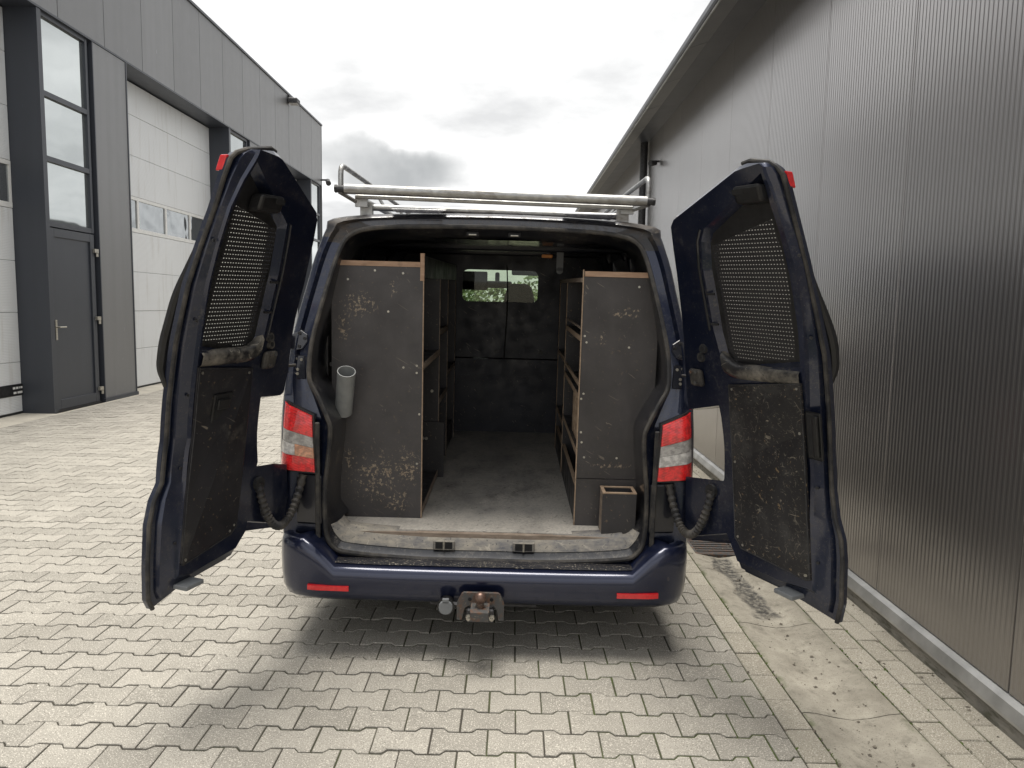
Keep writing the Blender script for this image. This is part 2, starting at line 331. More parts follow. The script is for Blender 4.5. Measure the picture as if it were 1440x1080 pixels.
ply('cabinet_back_left', (0.053, 0.049, 0.050), 0.25, 0.3, 0.0, dents=[(-0.56, 0.74, 0.20, 0.20), (-0.40, 0.80, 0.10, 0.16), (-0.68, 0.83, 0.05, 0.10), (-0.45, 0.62, 0.10, 0.10), (-0.63, 1.60, 0.14, 0.10), (-0.70, 1.50, 0.05, 0.13), (-0.465, 1.67, 0.03, 0.07)])
ply('cabinet_back_right', (0.047, 0.043, 0.043), 0.25, 0.45, 0.0, loc=(3, 1, 2), dents=[(0.66, 1.58, 0.12, 0.04), (0.55, 1.45, 0.03, 0.06), (0.60, 0.83, 0.20, 0.02)])
ply('door_board_clean', (0.014, 0.0135, 0.0165), 0.5, 0.6, 0.10, loc=(5, 2, 1))
ply('door_board_scratched', (0.016, 0.0155, 0.017), 1.2, 1.3, 0.30, loc=(1, 7, 3), dcol=(0.14, 0.135, 0.125), dense=True)
ply('bulkhead_board', (0.022, 0.024, 0.034), 0.3, 0.6, 0.0, loc=(2, 2, 8), dcol=(0.10, 0.09, 0.08))
n = NT('cargo_floor')
x = n.xyz()
c = n.mix((0.125, 0.118, 0.113), (0.34, 0.323, 0.305), n.ramp(n.noise(5, 8, n.vec((1.2, 0.7, 1)), 0.68), (0.32, 0.0), (0.68, 1.0)))
dl = n.math('ADD', n.ramp(n.math('MULTIPLY', x[1], 1.0), (0.25, 0.30), (2.6, 0.16)), n.ramp(n.math('ABSOLUTE', n.math('SUBTRACT', x[0], 0.40)), (0.0, 0.10), (0.16, 0.0)))
dm = n.ramp(n.math('ADD', n.noise(4, 8, n.vec((1.6, 0.8, 1), (2, 0, 0)), 0.7), dl), (0.50, 0.0), (0.78, 1.0))
dm = n.math('MULTIPLY', dm, n.ramp(n.noise(90, 4), (0.28, 0.35), (0.6, 1.0)))
c = n.mix(c, (0.54, 0.505, 0.45), n.math('MULTIPLY', dm, 0.9))
s1 = n.ramp(n.noise(30, 2, n.vec((1.8, 0.10, 1), rot=(0, 0, 0.5)), dist=0.8), (0.72, 0.0), (0.735, 1.0))
s2 = n.ramp(n.noise(26, 2, n.vec((0.12, 1.6, 1), rot=(0, 0, 0.7)), dist=0.8), (0.72, 0.0), (0.735, 1.0))
c = n.mix(c, (0.42, 0.39, 0.34), n.math('MULTIPLY', n.math('MAXIMUM', s1, s2), 0.7))
for q in range(3): c = n.mix(c, (0.45, 0.42, 0.37) if q < 2 else (0.03, 0.028, 0.026), n.math('MULTIPLY', n.hair(7 + 5 * q, n.vec((1.3, 0.6, 1), (q * 2.3, q, 0), (0, 0, 0.4 * q)), 0.010, 0.42, 0.56), 0.55))
n.set(Base_Color=c, Roughness=n.mix(0.42, 0.85, dm)).bump(n.noise(160, 3), 0.2, 0.002); reg(n)
def wood(name, a, b, sc=(14, 2, 60)):
    n = NT(name)
    c = n.mix(a, b, n.ramp(n.noise(1.0, 6, n.vec(sc)), (0.3, 0.0), (0.7, 1.0)))
    c = n.mix(c, (0.10, 0.07, 0.05), n.ramp(n.noise(15, 6), (0.58, 0.0), (0.75, 0.7)))
    n.set(Base_Color=c, Roughness=0.75).bump(n.noise(90, 4, n.vec((1, 1, 4))), 0.3, 0.002); return reg(n)
wood('birch_edge', (0.30, 0.21, 0.14), (0.44, 0.33, 0.235))
wood('red_wood_edge', (0.33, 0.205, 0.13), (0.45, 0.30, 0.205))
wood('dusty_edge', (0.20, 0.155, 0.12), (0.36, 0.29, 0.23))
# lamps
def lens(name, col, rough=0.08, b=(1, 1, 1)):
    n = NT(name)
    z = n.xyz(); g = n.math('MULTIPLY', n.math('SINE', n.math('MULTIPLY', z[2], 520)), n.math('SINE', n.math('MULTIPLY', z[0], 260)))
    c = n.mix(tuple(q * 0.72 for q in col), tuple(min(1, q * 1.2) for q in col), n.ramp(n.noise(42, 2), (0.40, 0.0), (0.60, 1.0)))
    n.set(Base_Color=c, Roughness=0.28, Coat_Weight=1.0, Coat_Roughness=0.03, Specular_IOR_Level=0.6)
    n.bump(g, 0.35, 0.002); return reg(n)
lens('red_lens', (0.78, 0.014, 0.016)); lens('clear_lens', (0.62, 0.60, 0.58)); lens('smoke_lens', (0.40, 0.385, 0.37)); lens('amber_lens', (0.70, 0.34, 0.20))
plain('reflector_red', (0.72, 0.015, 0.02), 0.2, var=0.15, vs=60, coat=1.0)
plain('amber_plastic', (0.80, 0.30, 0.06), 0.35, var=0.1)
n = NT('leaf'); c = n.mix((0.07, 0.11, 0.035), (0.13, 0.18, 0.065), n.geo.outputs['Random Per Island']); n.set(Base_Color=c, Roughness=0.6); reg(n)
plain('bark', (0.10, 0.08, 0.06), 0.9)
# perforated guard plate: rows of punched holes, pattern laid out in metres on the plate's own uv map
n = NT('perforated_plate')
uv = n.new('ShaderNodeUVMap'); uv.uv_map = 'uv'; q = n.xyz(uv.outputs[0])
fu = n.math('ABSOLUTE', n.math('SUBTRACT', n.math('FRACT', n.math('MULTIPLY', q[0], 1 / 0.0140)), 0.5))
fv = n.math('ABSOLUTE', n.math('SUBTRACT', n.math('FRACT', n.math('MULTIPLY', q[1], 1 / 0.0150)), 0.5))
hole = n.math('MULTIPLY', n.math('LESS_THAN', fu, 0.17), n.math('LESS_THAN', fv, 0.095))
tr = n.new('ShaderNodeBsdfTransparent'); mx = n.new('ShaderNodeMixShader')
n.link(hole, mx.inputs[0]); n.link(n.p.outputs[0], mx.inputs[1]); n.link(tr.outputs[0], mx.inputs[2])
n.link(mx.outputs[0], n.t.nodes['Material Output'].inputs[0])
n.set(Base_Color=n.mix((0.012, 0.012, 0.014), (0.03, 0.028, 0.03), n.noise(12, 5)), Roughness=0.5); reg(n)

# ------------------------------------------------------------------ mesh helpers
ORG = {}
def org(p):
    return ORG.get(p.name, Vector((0, 0, 0))) if p else Vector((0, 0, 0))
def obj(name, me, mat=None, parent=None, base=None):
    o = bpy.data.objects.new(name, me); COL.objects.link(o)
    if mat and not me.materials: me.materials.append(MT[mat] if isinstance(mat, str) else mat)
    if parent: o.parent = parent; ORG[o.name] = org(parent)
    return o
def mesh(name, V, F, mat, parent=None, smooth=False, bevel=0, seg=1, tag=None, angle=None):
    o0 = org(parent)
    me = bpy.data.meshes.new(name); me.from_pydata([tuple(Vector(v) - o0) for v in V], [], F); me.update()
    bm = bmesh.new(); bm.from_mesh(me)
    bmesh.ops.recalc_face_normals(bm, faces=bm.faces)
    if bevel:
        es = [e for e in bm.edges if len(e.link_faces) == 2 and e.calc_face_angle(0) > 0.5]
        bmesh.ops.bevel(bm, geom=es, offset=bevel, segments=seg, affect='EDGES', profile=0.5)
    bm.to_mesh(me); bm.free()
    if smooth:
        for p in me.polygons: p.use_smooth = True
        me.set_sharp_from_angle(angle=angle or RAD(38))
    return obj(name, me, mat, parent)
def box(name, x, y, z, mat, parent=None, bevel=0.0, seg=1):
    V = [(a, b, c) for a in x for b in y for c in z]
    F = [(0, 1, 3, 2), (4, 6, 7, 5), (0, 4, 5, 1), (2, 3, 7, 6), (0, 2, 6, 4), (1, 5, 7, 3)]
    return mesh(name, V, F, mat, parent, bevel=bevel, seg=seg)
def frames(pts):
    P = [Vector(p) for p in pts]; out = []; n0 = None
    for i, p in enumerate(P):
        t = (P[min(i + 1, len(P) - 1)] - P[max(i - 1, 0)]).normalized()
        if n0 is None:
            n0 = t.orthogonal().normalized()
        n0 = (n0 - t * n0.dot(t)).normalized()
        out.append((p, n0.copy(), t.cross(n0)))
    return out
def tubeVF(pts, r, n=8, caps=True, closed=False):
    V = []; F = []; fr = frames(pts)
    rr = r if isinstance(r, (list, tuple)) else [r] * len(pts)
    for (p, a, b), q in zip(fr, rr):
        for k in range(n):
            t = 2 * math.pi * k / n; V.append(p + (a * math.cos(t) + b * math.sin(t)) * q)
    m = len(pts)
    for i in range(m - 1 + (1 if closed else 0)):
        for k in range(n):
            i2 = (i + 1) % m
            F.append((i * n + k, i * n + (k + 1) % n, i2 * n + (k + 1) % n, i2 * n + k))
    if caps and not closed:
        F.append(tuple(range(n))[::-1]); F.append(tuple((m - 1) * n + k for k in range(n)))
    return V, F
def tube(name, pts, r, mat, parent=None, n=10, caps=True, closed=False):
    V, F = tubeVF(pts, r, n, caps, closed); return mesh(name, V, F, mat, parent, smooth=True)
def join(*vfs):
    V = []; F = []
    for v, f in vfs:
        o = len(V); V += [Vector(q) for q in v]; F += [tuple(i + o for i in g) for g in f]
    return V, F
def boxVF(x, y, z):
    V = [Vector((a, b, c)) for a in x for b in y for c in z]
    return V, [(0, 1, 3, 2), (4, 6, 7, 5), (0, 4, 5, 1), (2, 3, 7, 6), (0, 2, 6, 4), (1, 5, 7, 3)]
def loft(name, rings, mat, parent=None, closed=False, smooth=True, caps=False, skip=None, angle=None):
    n = len(rings[0]); V = [v for r in rings for v in r]; F = []
    for i in range(len(rings) - 1):
        for k in range(n if closed else n - 1):
            if skip and skip(i, k): continue
            k2 = (k + 1) % n; F.append((i * n + k, i * n + k2, (i + 1) * n + k2, (i + 1) * n + k))
    if caps:
        F.append(tuple(range(n))); F.append(tuple((len(rings) - 1) * n + k for k in range(n)))
    return mesh(name, V, F, mat, parent, smooth=smooth, angle=angle)
def bez(p0, p1, p2, p3, n=12):
    p0, p1, p2, p3 = map(Vector, (p0, p1, p2, p3)); o = []
    for i in range(n + 1):
        t = i / n; o.append(p0 * (1 - t) ** 3 + p1 * 3 * t * (1 - t) ** 2 + p2 * 3 * t * t * (1 - t) + p3 * t ** 3)
    return o
def roundpts(pts, r, n=4):
    """polyline with its inner corners rounded"""
    P = [Vector(p) for p in pts]; o = [P[0]]
    for i in range(1, len(P) - 1):
        a = (P[i - 1] - P[i]); b = (P[i + 1] - P[i]); q = min(r, a.length * 0.45, b.length * 0.45)
        s = P[i] + a.normalized() * q; e = P[i] + b.normalized() * q
        for k in range(n + 1):
            t = k / n; o.append(s * (1 - t) ** 2 + P[i] * 2 * t * (1 - t) + e * t * t)
    o.append(P[-1]); return o
def thing(name, label, cat, base=(0, 0, 0), rot=None, group=None):
    e = bpy.data.objects.new(name, None); COL.objects.link(e); e.empty_display_size = 0.2
    b = Vector(base); R = rot or Matrix.Identity(3)
    mw = R.to_4x4(); mw.translation = R @ b; e.matrix_world = mw
    ORG[e.name] = b; tag(e, label, cat, group); return e
def tag(o, label, cat, group=None):
    o['label'] = label; o['category'] = cat
    if group: o['group'] = group
    return o
def struct(o): o['kind'] = 'structure'; return o
# ------------------------------------------------------------------ ground
g = mesh('ground', [(-300, -60, -0.045), (300, -60, -0.045), (300, 600, -0.045), (-300, 600, -0.045)], [(0, 1, 2, 3)], 'far_ground'); struct(g)
pave = mesh('pavement', [(-6.20, -3.0, -0.0052), (1.19, -3.0, -0.0052), (1.19, 30, -0.0052), (-6.20, 30, -0.0052)], [(0, 1, 2, 3)], 'joint'); struct(pave)
PL, PW, PA, PR = 0.21, 0.141, 0.0112, 0.0095
def stone_outline(gap=0.0031):
    h = PW / 2 - gap * 1.35; q = PL / 4; e = PL / 2 - gap
    top = [(-e, h + PA), (-q - PR, h + PA), (-q + PR, h - PA), (q - PR, h - PA), (q + PR, h + PA), (e, h + PA)]
    return [(x, y) for x, y in top] + [(x, -y) for x, y in reversed(top)]
OUT = stone_outline()
def clipx(poly, xm, keep):
    o = []
    for i, a in enumerate(poly):
        b = poly[(i + 1) % len(poly)]; ia = (a[0] - xm) * keep <= 0; ib = (b[0] - xm) * keep <= 0
        if ia: o.append(a)
        if ia != ib:
            t = (xm - a[0]) / (b[0] - a[0]); o.append((xm, a[1] + t * (b[1] - a[1])))
    return o
def inset(poly, d):
    n = len(poly); o = []
    A = sum(poly[i][0] * poly[(i + 1) % n][1] - poly[(i + 1) % n][0] * poly[i][1] for i in range(n))
    s = 1 if A > 0 else -1
    for i in range(n):
        p = Vector(poly[i - 1]); q = Vector(poly[i]); r = Vector(poly[(i + 1) % n])
        a = (q - p); b = (r - q)
        if a.length < 1e-6 or b.length < 1e-6: o.append(tuple(q)); continue
        na = Vector((-a.y, a.x)).normalized() * s; nb = Vector((-b.y, b.x)).normalized() * s
        m = (na + nb); m = m.normalized() if m.length > 1e-6 else na
        o.append(tuple(q + m * d / max(0.4, m.dot(na))))
    return o
def stoneVF(poly, z=0.0, side=0.02, ch=0.0035, tilt=(0, 0), c=(0, 0)):
    n = len(poly); ins = inset(poly, ch); V = []
    def zz(p): return z + (p[0]) * tilt[0] + (p[1]) * tilt[1]
    for p in ins: V.append((p[0] + c[0], p[1] + c[1], zz(p)))
    for p in poly: V.append((p[0] + c[0], p[1] + c[1], zz(p) - ch))
    for p in poly: V.append((p[0] + c[0], p[1] + c[1], zz(p) - side))
    F = [tuple(range(n))]
    for a in (0, n):
        for i in range(n): F.append((a + i, a + n + i, a + n + (i + 1) % n, a + (i + 1) % n))
    return V, F
def project(p):
    q = cam.matrix_world.inverted() @ Vector(p)
    if q.z > -0.1: return None
    return 720 + 1043 * q.x / -q.z, 540 - 1043 * q.y / -q.z, -q.z
near = []; far = []
rows = int((24 + 1.7) / PW)
for r in range(rows):
    yc = -1.65 + r * PW; off = (r % 2) * PL / 2
    k0 = int(-7.6 / PL); k = k0
    while True:
        xc = k * PL + off + 0.05; k += 1
        if xc - PL / 2 > 1.186: break
        if xc + PL / 2 < -6.19: continue
        poly = OUT
        if xc + PL / 2 > 1.186: poly = clipx(OUT, 1.186 - xc, 1)
        if xc - PL / 2 < -6.19: poly = clipx(poly, -6.19 - xc, -1)
        if len(poly) < 3 or max(p[0] for p in poly) - min(p[0] for p in poly) < 0.015: continue
        pr = project((xc, yc, 0)); hid = abs(xc) < 0.9 and yc > 0.75
        vis = pr and -20 < pr[0] < 1460 and 0 < pr[1] < 1095 and not hid
        item = (xc, yc, poly)
        (near if vis else far).append((pr[2] if pr else 99, item))
near.sort(key=lambda a: a[0])
full = None; cnt = 0
rest = [i for _, i in far]
shared = []
for j in range(6):
    me = bpy.data.meshes.new('paver'); v, f = stoneVF(OUT, 0, 0.024, 0.0022, (random.uniform(-.012, .012), random.uniform(-.012, .012)))
    me.from_pydata(v, [], f); me.update(); me.materials.append(MT['paver']); shared.append(me)
for _, (xc, yc, poly) in near:
    if cnt < 300:
        cnt += 1
        if poly is OUT: me = random.choice(shared)
        else:
            me = bpy.data.meshes.new('paver'); v, f = stoneVF(poly, 0, 0.024, 0.0022); me.from_pydata(v, [], f); me.update(); me.materials.append(MT['paver'])
        o = bpy.data.objects.new('paver', me); COL.objects.link(o); o.parent = pave
        o.location = (xc + random.uniform(-.001, .001), yc + random.uniform(-.001, .001), random.uniform(-.0018, .0018)); o.rotation_euler = (0, 0, random.uniform(-.006, .006))
    else: rest.append((xc, yc, poly))
VV = []; FF = []
for xc, yc, poly in rest:
    d = yc > 6
    v, f = stoneVF(poly, random.uniform(-.002, .002), 0.018, 0.0022, (random.uniform(-.012, .012), random.uniform(-.012, .012)), (xc, yc))
    if d: f = f[:1 + len(poly)]; v = v[:2 * len(poly)]
    o = len(VV); VV += v; FF += [tuple(i + o for i in g_) for g_ in f]
me = bpy.data.meshes.new('pavers'); me.from_pydata(VV, [], FF); me.update(); me.materials.append(MT['paver'])
o = bpy.data.objects.new('pavers', me); COL.objects.link(o); o.parent = pave; o['kind'] = 'stuff'

# straight border courses and the concrete drainage gutter along the warehouse
strip = mesh('border_strip', [(1.19, -3, -0.008), (1.309, -3, -0.008), (1.309, 30, -0.008), (1.19, 30, -0.008), (1.711, -3, -0.008), (2.09, -3, -0.008), (2.09, 30, -0.008), (1.711, 30, -0.008)], [(0, 1, 2, 3), (4, 5, 6, 7)], 'joint'); struct(strip)
VV = []; FF = []
for ci, (x0, x1, ph, ln_) in enumerate(((1.19, 1.305, 0.0, 0.212), (1.715, 1.835, 0.07, 0.212), (1.835, 1.948, 0.16, 0.212), (1.948, 2.045, 0.05, 0.212))):
    y = -1.6 + ph
    while y < 24:
        L_ = ln_; gp = 0.003
        hw, hl = (x1 - x0) / 2 - gp, L_ / 2 - gp
        poly = [(-hw, -hl), (hw, -hl), (hw, hl), (-hw, hl)]
        jz = random.uniform(-.003, .002); tl = (random.uniform(-.02, .02), random.uniform(-.012, .012)); c = ((x0 + x1) / 2, y + L_ / 2)
        if y < 6.2:
            v, f = stoneVF(poly, 0, 0.024, 0.004, tl)
            me = bpy.data.meshes.new('border_paver'); me.from_pydata(v, [], f); me.update(); me.materials.append(MT['border_paver'])
            o = bpy.data.objects.new('border_paver', me); COL.objects.link(o); o.parent = strip; o.location = (c[0], c[1], jz); o.rotation_euler = (0, 0, random.uniform(-.012, .012))
        else:
            v, f = stoneVF(poly, jz, 0.015, 0.004, tl, c); q = len(VV); VV += v; FF += [tuple(i + q for i in g_) for g_ in f]
        y += L_
me = bpy.data.meshes.new('border_pavers'); me.from_pydata(VV, [], FF); me.update(); me.materials.append(MT['border_paver'])
o = bpy.data.objects.new('border_pavers', me); COL.objects.link(o); o.parent = strip; o['kind'] = 'stuff'
gut = bpy.data.objects.new('gutter', None); COL.objects.link(gut); struct(gut)
prof = [(1.309, -0.03), (1.309, -0.004), (1.316, 0.0), (1.36, -0.003), (1.44, -0.020), (1.51, -0.030), (1.58, -0.022), (1.66, -0.004), (1.704, 0.0), (1.711, -0.004), (1.711, -0.03)]
y = -2.0; k = 0
while y < 24:
    L_ = random.choice((0.72, 0.8, 0.86))
    a, b = y + 0.003, y + L_ - 0.003
    if a < 1.53 < b or a < 1.86 < b or (a > 1.53 and b < 1.86): pass
    ya, yb = a, b
    segs = [(ya, yb)]
    if ya < 1.86 and yb > 1.52:
        segs = [s for s in ((ya, 1.52), (1.86, yb)) if s[1] - s[0] > 0.03]
    for (s0, s1) in segs:
        ny = 5
        rings = [[(x + random.uniform(-.002, .002) * (3 < i < 7), s0 + (s1 - s0) * j / ny, z + random.uniform(-.0015, .0015)) for i, (x, z) in enumerate(prof)] for j in range(ny + 1)]
        loft('gutter_segment', rings, 'gutter_concrete', gut, caps=True)
    y += L_; k += 1
# drain surround and its cast grate
v1 = boxVF((1.309, 1.355), (1.523, 1.857), (-0.03, -0.003)); v2 = boxVF((1.665, 1.711), (1.523, 1.857), (-0.03, -0.004))
mesh('drain_surround', *join(v1, v2), 'gutter_concrete', gut)
gr = thing('drain_grate', 'rusty slotted drain grate in the concrete gutter by the right van door', 'drain grate', (1.51, 1.69, -0.02))
fr_ = [boxVF((1.358, 1.662), (1.525, 1.545), (-0.03, -0.008)), boxVF((1.358, 1.662), (1.835, 1.855), (-0.03, -0.008)), boxVF((1.358, 1.378), (1.545, 1.835), (-0.03, -0.009)), boxVF((1.642, 1.662), (1.545, 1.835), (-0.03, -0.009))]
mesh('frame', *join(*fr_), 'rusty_steel', gr)
for i in range(6):
    y = 1.562 + i * 0.048
    box('slat', (1.379, 1.641), (y, y + 0.026), (-0.032, -0.010), 'rusty_steel', gr, bevel=0.003)
box('sump', (1.36, 1.66), (1.53, 1.85), (-0.043, -0.036), 'black_gap', gr)

# loose grit, pebbles and crumbs of moss along the gutter and the wall foot
rg = random.Random(11); V = []; F = []; VM = []; FM = []
def crumb(V, F, x, y, z, s):
    b = len(V); k = 5
    for i in range(k):
        a = 6.283 * i / k + rg.uniform(-.3, .3); q = s * rg.uniform(.6, 1.2); V.append((x + math.cos(a) * q, y + math.sin(a) * q, z))
    V.append((x + rg.uniform(-.3, .3) * s, y + rg.uniform(-.3, .3) * s, z + s * rg.uniform(.5, .9)))
    for i in range(k): F.append((b + i, b + (i + 1) % k, b + k))
for i in range(900):
    y = -0.9 + 8 * rg.random() ** 1.5
    m = rg.random()
    if m < .45: x = rg.gauss(1.51, .10)
    elif m < .75: x = rg.choice((1.307, 1.713, 1.835, 1.948, 1.19)) + rg.gauss(0, .012)
    else: x = 2.045 - abs(rg.gauss(0, .04))
    if not 1.17 < x < 2.044: continue
    z = -0.002 if not 1.33 < x < 1.69 else -0.027 + abs(x - 1.51) * .13
    crumb(V, F, x, y, z, rg.choice((.003, .004, .005, .009)))
mesh('grit', V, F, 'dusty_grit'); o = bpy.data.objects['grit']; o['kind'] = 'stuff'; o['label'] = 'loose grit and small stones along the gutter'
for i in range(420):
    y = -0.9 + 7 * rg.random() ** 1.4; x = rg.choice((1.188, 1.307, 1.307, 1.713, 1.713, 1.835)) + rg.gauss(0, .004)
    if math.sin(y * 5.1 + x * 9) + math.sin(y * 2.3 + 1) < .15: continue
    crumb(VM, FM, x, y, -.006, rg.uniform(.006, .012))
for i in range(150):
    r0 = rg.randrange(0, 22); y = -1.65 + r0 * PW + PW / 2 + rg.choice((-1, 1)) * PA; x = rg.uniform(.35, 1.18)
    crumb(VM, FM, x, y, -.006, rg.uniform(.003, .007))
mesh('moss', VM, FM, 'moss'); o = bpy.data.objects['moss']; o['kind'] = 'stuff'; o['label'] = 'green moss in the paving joints'

# ------------------------------------------------------------------ warehouse on the right
wh = thing('warehouse', 'long warehouse with ribbed grey-brown metal cladding close to the van', 'building', (2.08, 12, 0))
WX = 2.08; P0, PP = 0.573, 1.060
ribs = 34
def ribbed_panel():
    me = bpy.data.meshes.new('cladding_panel'); V = []; F = []; prof = []
    w = PP - 0.010; p = w / ribs
    for i in range(ribs):
        b = -w / 2 + i * p
        prof += [(b, 0.0), (b + p * .34, 0.0), (b + p * .50, -0.0016), (b + p * .84, -0.0016)]
    prof.append((w / 2, 0.0))
    prof = [(-w / 2 - 0.004, 0.012)] + prof + [(w / 2 + 0.004, 0.012)]
    for z in (0.135, 4.12):
        for (y, x) in prof: V.append((x, y, z))
    n = len(prof)
    for i in range(n - 1): F.append((i, n + i, n + i + 1, i + 1))
    me.from_pydata(V, [], F); me.update(); me.materials.append(MT['warehouse_cladding']); return me
rp = ribbed_panel()
for k in range(-5, 24):
    o = bpy.data.objects.new('cladding_panel', rp); COL.objects.link(o); o.parent = wh
    o.location = Vector((WX, P0 + (k + .5) * PP, 0)) - ORG[wh.name]
YN, YF = P0 - 5 * PP, P0 + 24 * PP
box('wall', (WX + 0.013, WX + 8), (YN, YF), (0.0, 4.115), 'black_gap', wh)
box('plinth', (WX - 0.035, WX + 0.012), (YN, YF), (-0.02, 0.062), 'plinth_concrete', wh, bevel=0.006)
fl = [(WX - 0.040, 0.066), (WX - 0.046, 0.060), (WX - 0.046, 0.072), (WX - 0.030, 0.116), (WX - 0.004, 0.130), (WX + 0.010, 0.131)]
loft('base_flashing', [[(x, y, z) for x, z in fl] for y in (YN, YF)], 'aluminium_flashing', wh, smooth=False)
# soffit boards, eaves gutter, roof
EX, EZ = 1.655, 3.955
k = 0; y = YN
while y < YF:
    a, b = y + 0.006, min(YF, y + PP) - 0.006
    V = [(WX + 0.01, a, 4.105), (EX, a, EZ), (WX + 0.01, b, 4.105), (EX, b, EZ), (WX + 0.01, a, 4.125), (EX, a, EZ + 0.02), (WX + 0.01, b, 4.125), (EX, b, EZ + 0.02)]
    mesh('soffit_board', V, [(0, 1, 3, 2), (4, 6, 7, 5), (0, 4, 5, 1), (2, 3, 7, 6), (1, 5, 7, 3)], 'soffit_panel', wh); y += PP
ep = [(EX + 0.02, EZ + 0.022), (EX - 0.008, EZ - 0.008), (EX - 0.028, EZ - 0.006), (EX - 0.038, EZ + 0.012), (EX - 0.038, EZ + 0.055), (EX - 0.030, EZ + 0.062), (EX - 0.024, EZ + 0.05), (EX - 0.01, EZ + 0.03)]
loft('eaves_gutter', [[(x, y, z) for x, z in ep] for y in (YN, YF)], 'anthracite', wh, smooth=False)
loft('drip_edge', [[(EX - 0.003, y, EZ - 0.016), (EX - 0.018, y, EZ - 0.020), (EX - 0.018, y, EZ - 0.006)] for y in (YN, YF)], 'aluminium_flashing', wh, smooth=False)
mesh('roof', [(EX - 0.015, YN, EZ + 0.075), (EX - 0.015, YF, EZ + 0.075), (WX + 8, YF, EZ + 1.3), (WX + 8, YN, EZ + 1.3), (EX - 0.015, YN, EZ + 0.035), (EX - 0.015, YF, EZ + 0.035), (WX + 8, YF, EZ + 1.2), (WX + 8, YN, EZ + 1.2)], [(0, 1, 2, 3), (4, 7, 6, 5), (0, 4, 5, 1), (2, 6, 7, 3), (0, 3, 7, 4), (1, 5, 6, 2)], 'anthracite', wh)
dp = tube('downpipe', [(2.005, 8.0, 4.06), (2.005, 8.0, 2.0), (2.005, 8.0, 0.02)], 0.055, 'dark_steel', wh, 12)
for z in (3.2, 2.0, 0.8):
    tube('pipe_bracket', [(2.005, 8.0, z), (2.005, 8.0, z + 0.03)], 0.060, 'dark_steel', dp, 12)
sf = thing('security_camera', 'small dark camera on a short arm on the warehouse wall by the downpipe', 'camera', (2.08, 7.2, 3.62))
tube('arm', [(2.085, 7.2, 3.62), (1.99, 7.2, 3.62)], 0.014, 'dark_steel', sf, 8)
tube('housing', [(2.03, 7.2, 3.60), (1.95, 7.14, 3.58)], [0.035, 0.04], 'dark_steel', sf, 10)

# ------------------------------------------------------------------ workshop building on the left
ws = thing('workshop_building', 'dark grey workshop building with white sectional doors across the yard', 'building', (-6.24, 9, 0))
FX, RX = -6.24, -6.68
Y0, Y1 = -6.0, 21.62
ZC, ZT = 5.42, 7.36
box('wall', (-20, RX - 0.06), (Y0, Y1 - 0.02), (0, ZT - 0.05), 'anthracite', ws)
# upper cladding boards with open seams, lintel soffit and coping
seam = 21.60
while seam > Y0 + 0.3:
    a = seam - 1.18
    box('cladding_panel', (FX - 0.06, FX), (a + 0.006, seam - 0.006), (ZC + 0.03, ZT - 0.03), 'grey_cladding', ws, bevel=0.004); seam = a
box('cladding_backing', (RX - 0.059, FX - 0.062), (Y0, 21.59), (ZC + 0.032, ZT - 0.06), 'black_gap', ws)
box('lintel_trim', (RX - 0.055, FX + 0.012), (Y0, 21.605), (ZC, ZC + 0.028), 'anthracite', ws)
box('coping', (-20, FX + 0.03), (Y0, Y1 + 0.02), (ZT - 0.029, ZT + 0.02), 'anthracite', ws)
box('corner_trim', (FX - 0.10, FX + 0.008), (21.60, Y1), (0.02, ZT - 0.03), 'grey_cladding', ws)

def sectional(ya, yb, wins, zt=ZC - 0.02, first=0.03):
    d = box('sectional_door', (RX - 0.058, RX - 0.040), (ya - 0.05, yb + 0.05), (0.0, zt + 0.02), 'black_gap', ws)
    zb = [first, 0.72, 1.40, 2.10, 2.80, 3.43, 4.14, 4.84, zt]
    for i in range(len(zb) - 1):
        if i == 4:
            n_ = wins; w = (yb - ya) / n_
            vf = [boxVF((RX - 0.038, RX + 0.003), (ya, yb), (zb[i] + 0.004, zb[i] + 0.075)), boxVF((RX - 0.038, RX + 0.003), (ya, yb), (zb[i + 1] - 0.060, zb[i + 1] - 0.004))]
            for j in range(n_ + 1):
                c = ya + j * w; vf.append(boxVF((RX - 0.038, RX + 0.002), (max(ya, c - 0.032), min(yb, c + 0.032)), (zb[i] + 0.075, zb[i + 1] - 0.060)))
            mesh('window_frame', *join(*vf), 'white_frame', d)
            for j in range(n_):
                box('window_pane', (RX - 0.03, RX - 0.018), (ya + j * w + 0.034, ya + (j + 1) * w - 0.034), (zb[i] + 0.077, zb[i + 1] - 0.062), 'acrylic_pane', d)
        else:
            box('door_panel', (RX - 0.038, RX), (ya, yb), (zb[i] + 0.003, zb[i + 1] - 0.003), 'garage_panel', d, bevel=0.004)
    box('bottom_seal', (RX - 0.03, RX + 0.004), (ya, yb), (0.004, first), 'black_rubber', d)
    return d
